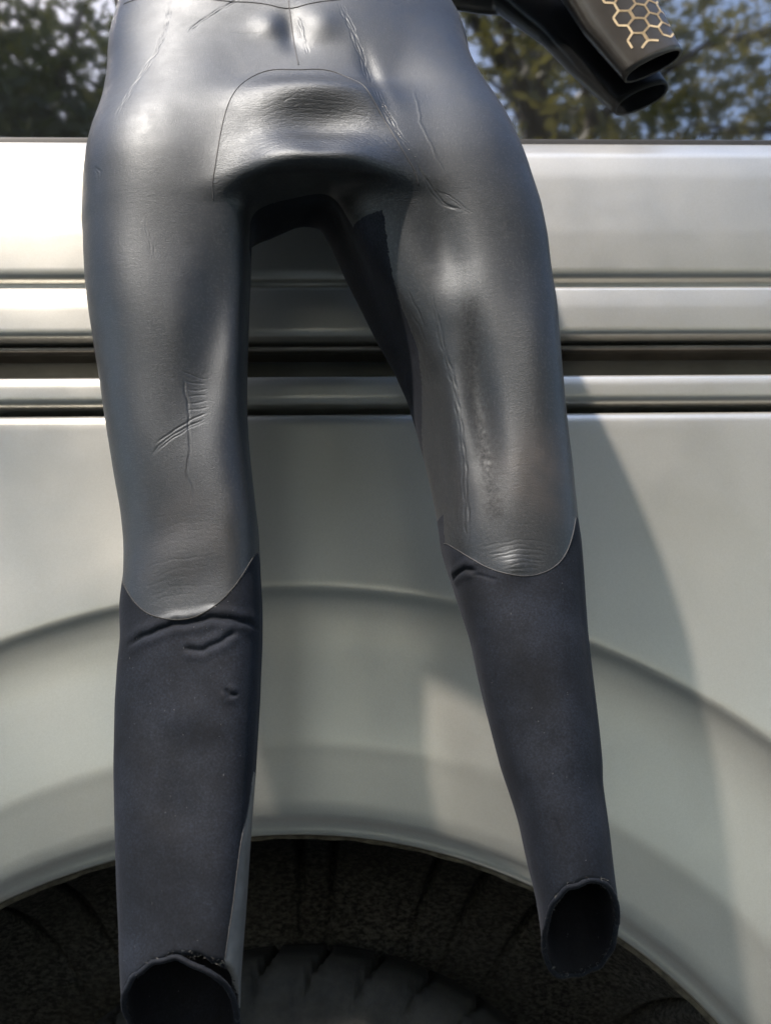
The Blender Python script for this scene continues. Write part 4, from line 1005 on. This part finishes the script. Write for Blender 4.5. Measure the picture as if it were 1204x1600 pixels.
# ------------------------------------------------------------------ trees across the yard (mirrored in the window)
def tree(name, label, loc, height, rad, nclump, per, leaf, mat, seed, group='trees across the yard', base=0.35):
    r = random.Random(seed); root = empty(name, (loc[0], loc[1], GZ)); tag(root, label, 'tree', group)
    L = Vector((loc[0], loc[1], GZ)); parts = []; tips = []
    trunk = [L+Vector((math.sin(k*0.9+seed)*0.12*k/5, math.cos(k*1.3+seed)*0.12*k/5, height*0.85*k/6)) for k in range(7)]
    parts.append(tube(trunk, [rad*0.085*(1-0.13*k) for k in range(7)], 10))
    for k in range(16):
        q = r.uniform(base, 0.98); i = min(5, int(q*6)); p = trunk[i].lerp(trunk[i+1], q*6-i)
        a = r.uniform(0, 6.283); ln = rad*r.uniform(0.55, 1.0)*(1.15-0.55*q); d = Vector((math.cos(a), math.sin(a), r.uniform(0.1, 0.7)))
        pts = [p, p+d*ln*0.35+Vector((0, 0, .1)), p+d*ln*0.7+Vector((r.uniform(-.2, .2), r.uniform(-.2, .2), 0.15)), p+d*ln]
        parts.append(tube(pts, [rad*0.03, rad*0.022, rad*0.014, rad*0.006], 6))
        tips += [pts[1], pts[2], pts[3], pts[2].lerp(pts[3], .5)]
        for _ in range(2):
            d2 = Vector((math.cos(a+r.uniform(-1.2, 1.2)), math.sin(a+r.uniform(-1.2, 1.2)), r.uniform(-.2, .6)))*ln*0.4
            s = pts[r.choice((1, 2))]; parts.append(tube([s, s+d2*.5, s+d2], [rad*.012, rad*.008, rad*.004], 5)); tips.append(s+d2)
    V, Fc = join(parts); mesh_obj('trunk', V, Fc, M_BARK, root)
    n = nclump*per
    rs = np.random.RandomState(seed)
    T_ = np.array([tuple(t) for t in tips])
    cc = T_[rs.randint(0, len(T_), nclump)]+rs.normal(0, rad*0.10, (nclump, 3))
    sz = rs.uniform(0.5, 1.2, nclump)*rad*0.13
    c = np.repeat(cc, per, 0)+rs.normal(0, 1, (n, 3))*np.repeat(sz, per)[:, None]*np.array([1, 1, .7])
    u = rs.normal(0, 1, (n, 3)); u /= np.linalg.norm(u, axis=1)[:, None]
    w = np.cross(u, rs.normal(0, 1, (n, 3))); w /= np.linalg.norm(w, axis=1)[:, None]
    s = leaf*rs.uniform(0.6, 1.3, n)[:, None]
    Vv = np.stack([c-u*s, c+w*s*0.42, c+u*s, c-w*s*0.42], 1).reshape(-1, 3)
    Ff = np.arange(n*4).reshape(-1, 4)
    mesh_obj('crown', Vv.tolist(), Ff.tolist(), mat, root, smooth=False)
    return root
M_LEAF1 = make_leaf('olive_leaves', (0.035, 0.036, 0.014), (0.085, 0.078, 0.030))
M_LEAF2 = make_leaf('green_leaves', (0.022, 0.030, 0.013), (0.055, 0.062, 0.025))
M_LEAF3 = make_leaf('yellow_leaves', (0.06, 0.055, 0.018), (0.12, 0.10, 0.035))
tree('broadleaf_tree', 'tall olive green tree nearest the van, mirrored in the window', (1.6, -4.8), 11.5, 3.6, 270, 28, 0.075, M_LEAF1, 3, base=0.25)
tree('broadleaf_tree', 'dense dark green tree mirrored at the left end of the window', (-6.0, -5.0), 9.5, 3.4, 640, 34, 0.075, M_LEAF2, 11, base=0.2)
tree('broadleaf_tree', 'yellowish tree mirrored at the right end of the window', (5.0, -5.0), 11.5, 3.4, 260, 28, 0.075, M_LEAF3, 23, base=0.25)
tree('broadleaf_tree', 'dark green tree behind the gap between nearer trees', (-0.6, -8.5), 7.0, 3.8, 520, 34, 0.10, M_LEAF2, 31, base=0.27)
tree('broadleaf_tree', 'far olive tree on the right of the yard', (7.5, -8.5), 8.0, 3.8, 420, 34, 0.10, M_LEAF1, 41, base=0.27)
tree('broadleaf_tree', 'far green tree on the left of the yard', (-7.5, -7.5), 12.0, 3.8, 420, 34, 0.10, M_LEAF1, 51, base=0.27)
tree('broadleaf_tree', 'far dark tree behind the yellowish tree', (3.4, -9.5), 7.0, 3.6, 520, 34, 0.10, M_LEAF2, 61, base=0.27)
tree('broadleaf_tree', 'dark tree standing in front of the van beyond its nose', (-9.0, -1.0), 10.0, 3.6, 420, 34, 0.10, M_LEAF2, 71, base=0.27)
tree('broadleaf_tree', 'dark tree standing behind the van beyond its tail', (8.5, -2.0), 10.0, 3.6, 420, 34, 0.10, M_LEAF2, 81, base=0.27)
tree('stand_in_tree', 'small dense dark round tree added unseen opposite the wetsuit to darken reflections', (-0.1, -2.3), 3.9, 1.15, 1500, 34, 0.05, M_LEAF1, 91, base=0.42)  # added unseen: darkens reflections in place of the person behind the camera
tree('broadleaf_tree', 'dark leafy tree filling the left end of the window reflection', (-2.8, -6.4), 11.5, 3.6, 700, 34, 0.085, M_LEAF2, 101, base=0.15)
tree('young_tree', 'slender young tree shading the panels left of the wetsuit', (-2.68, -0.65), 5.2, 1.30, 85, 26, 0.06, M_LEAF1, 117, base=0.55)
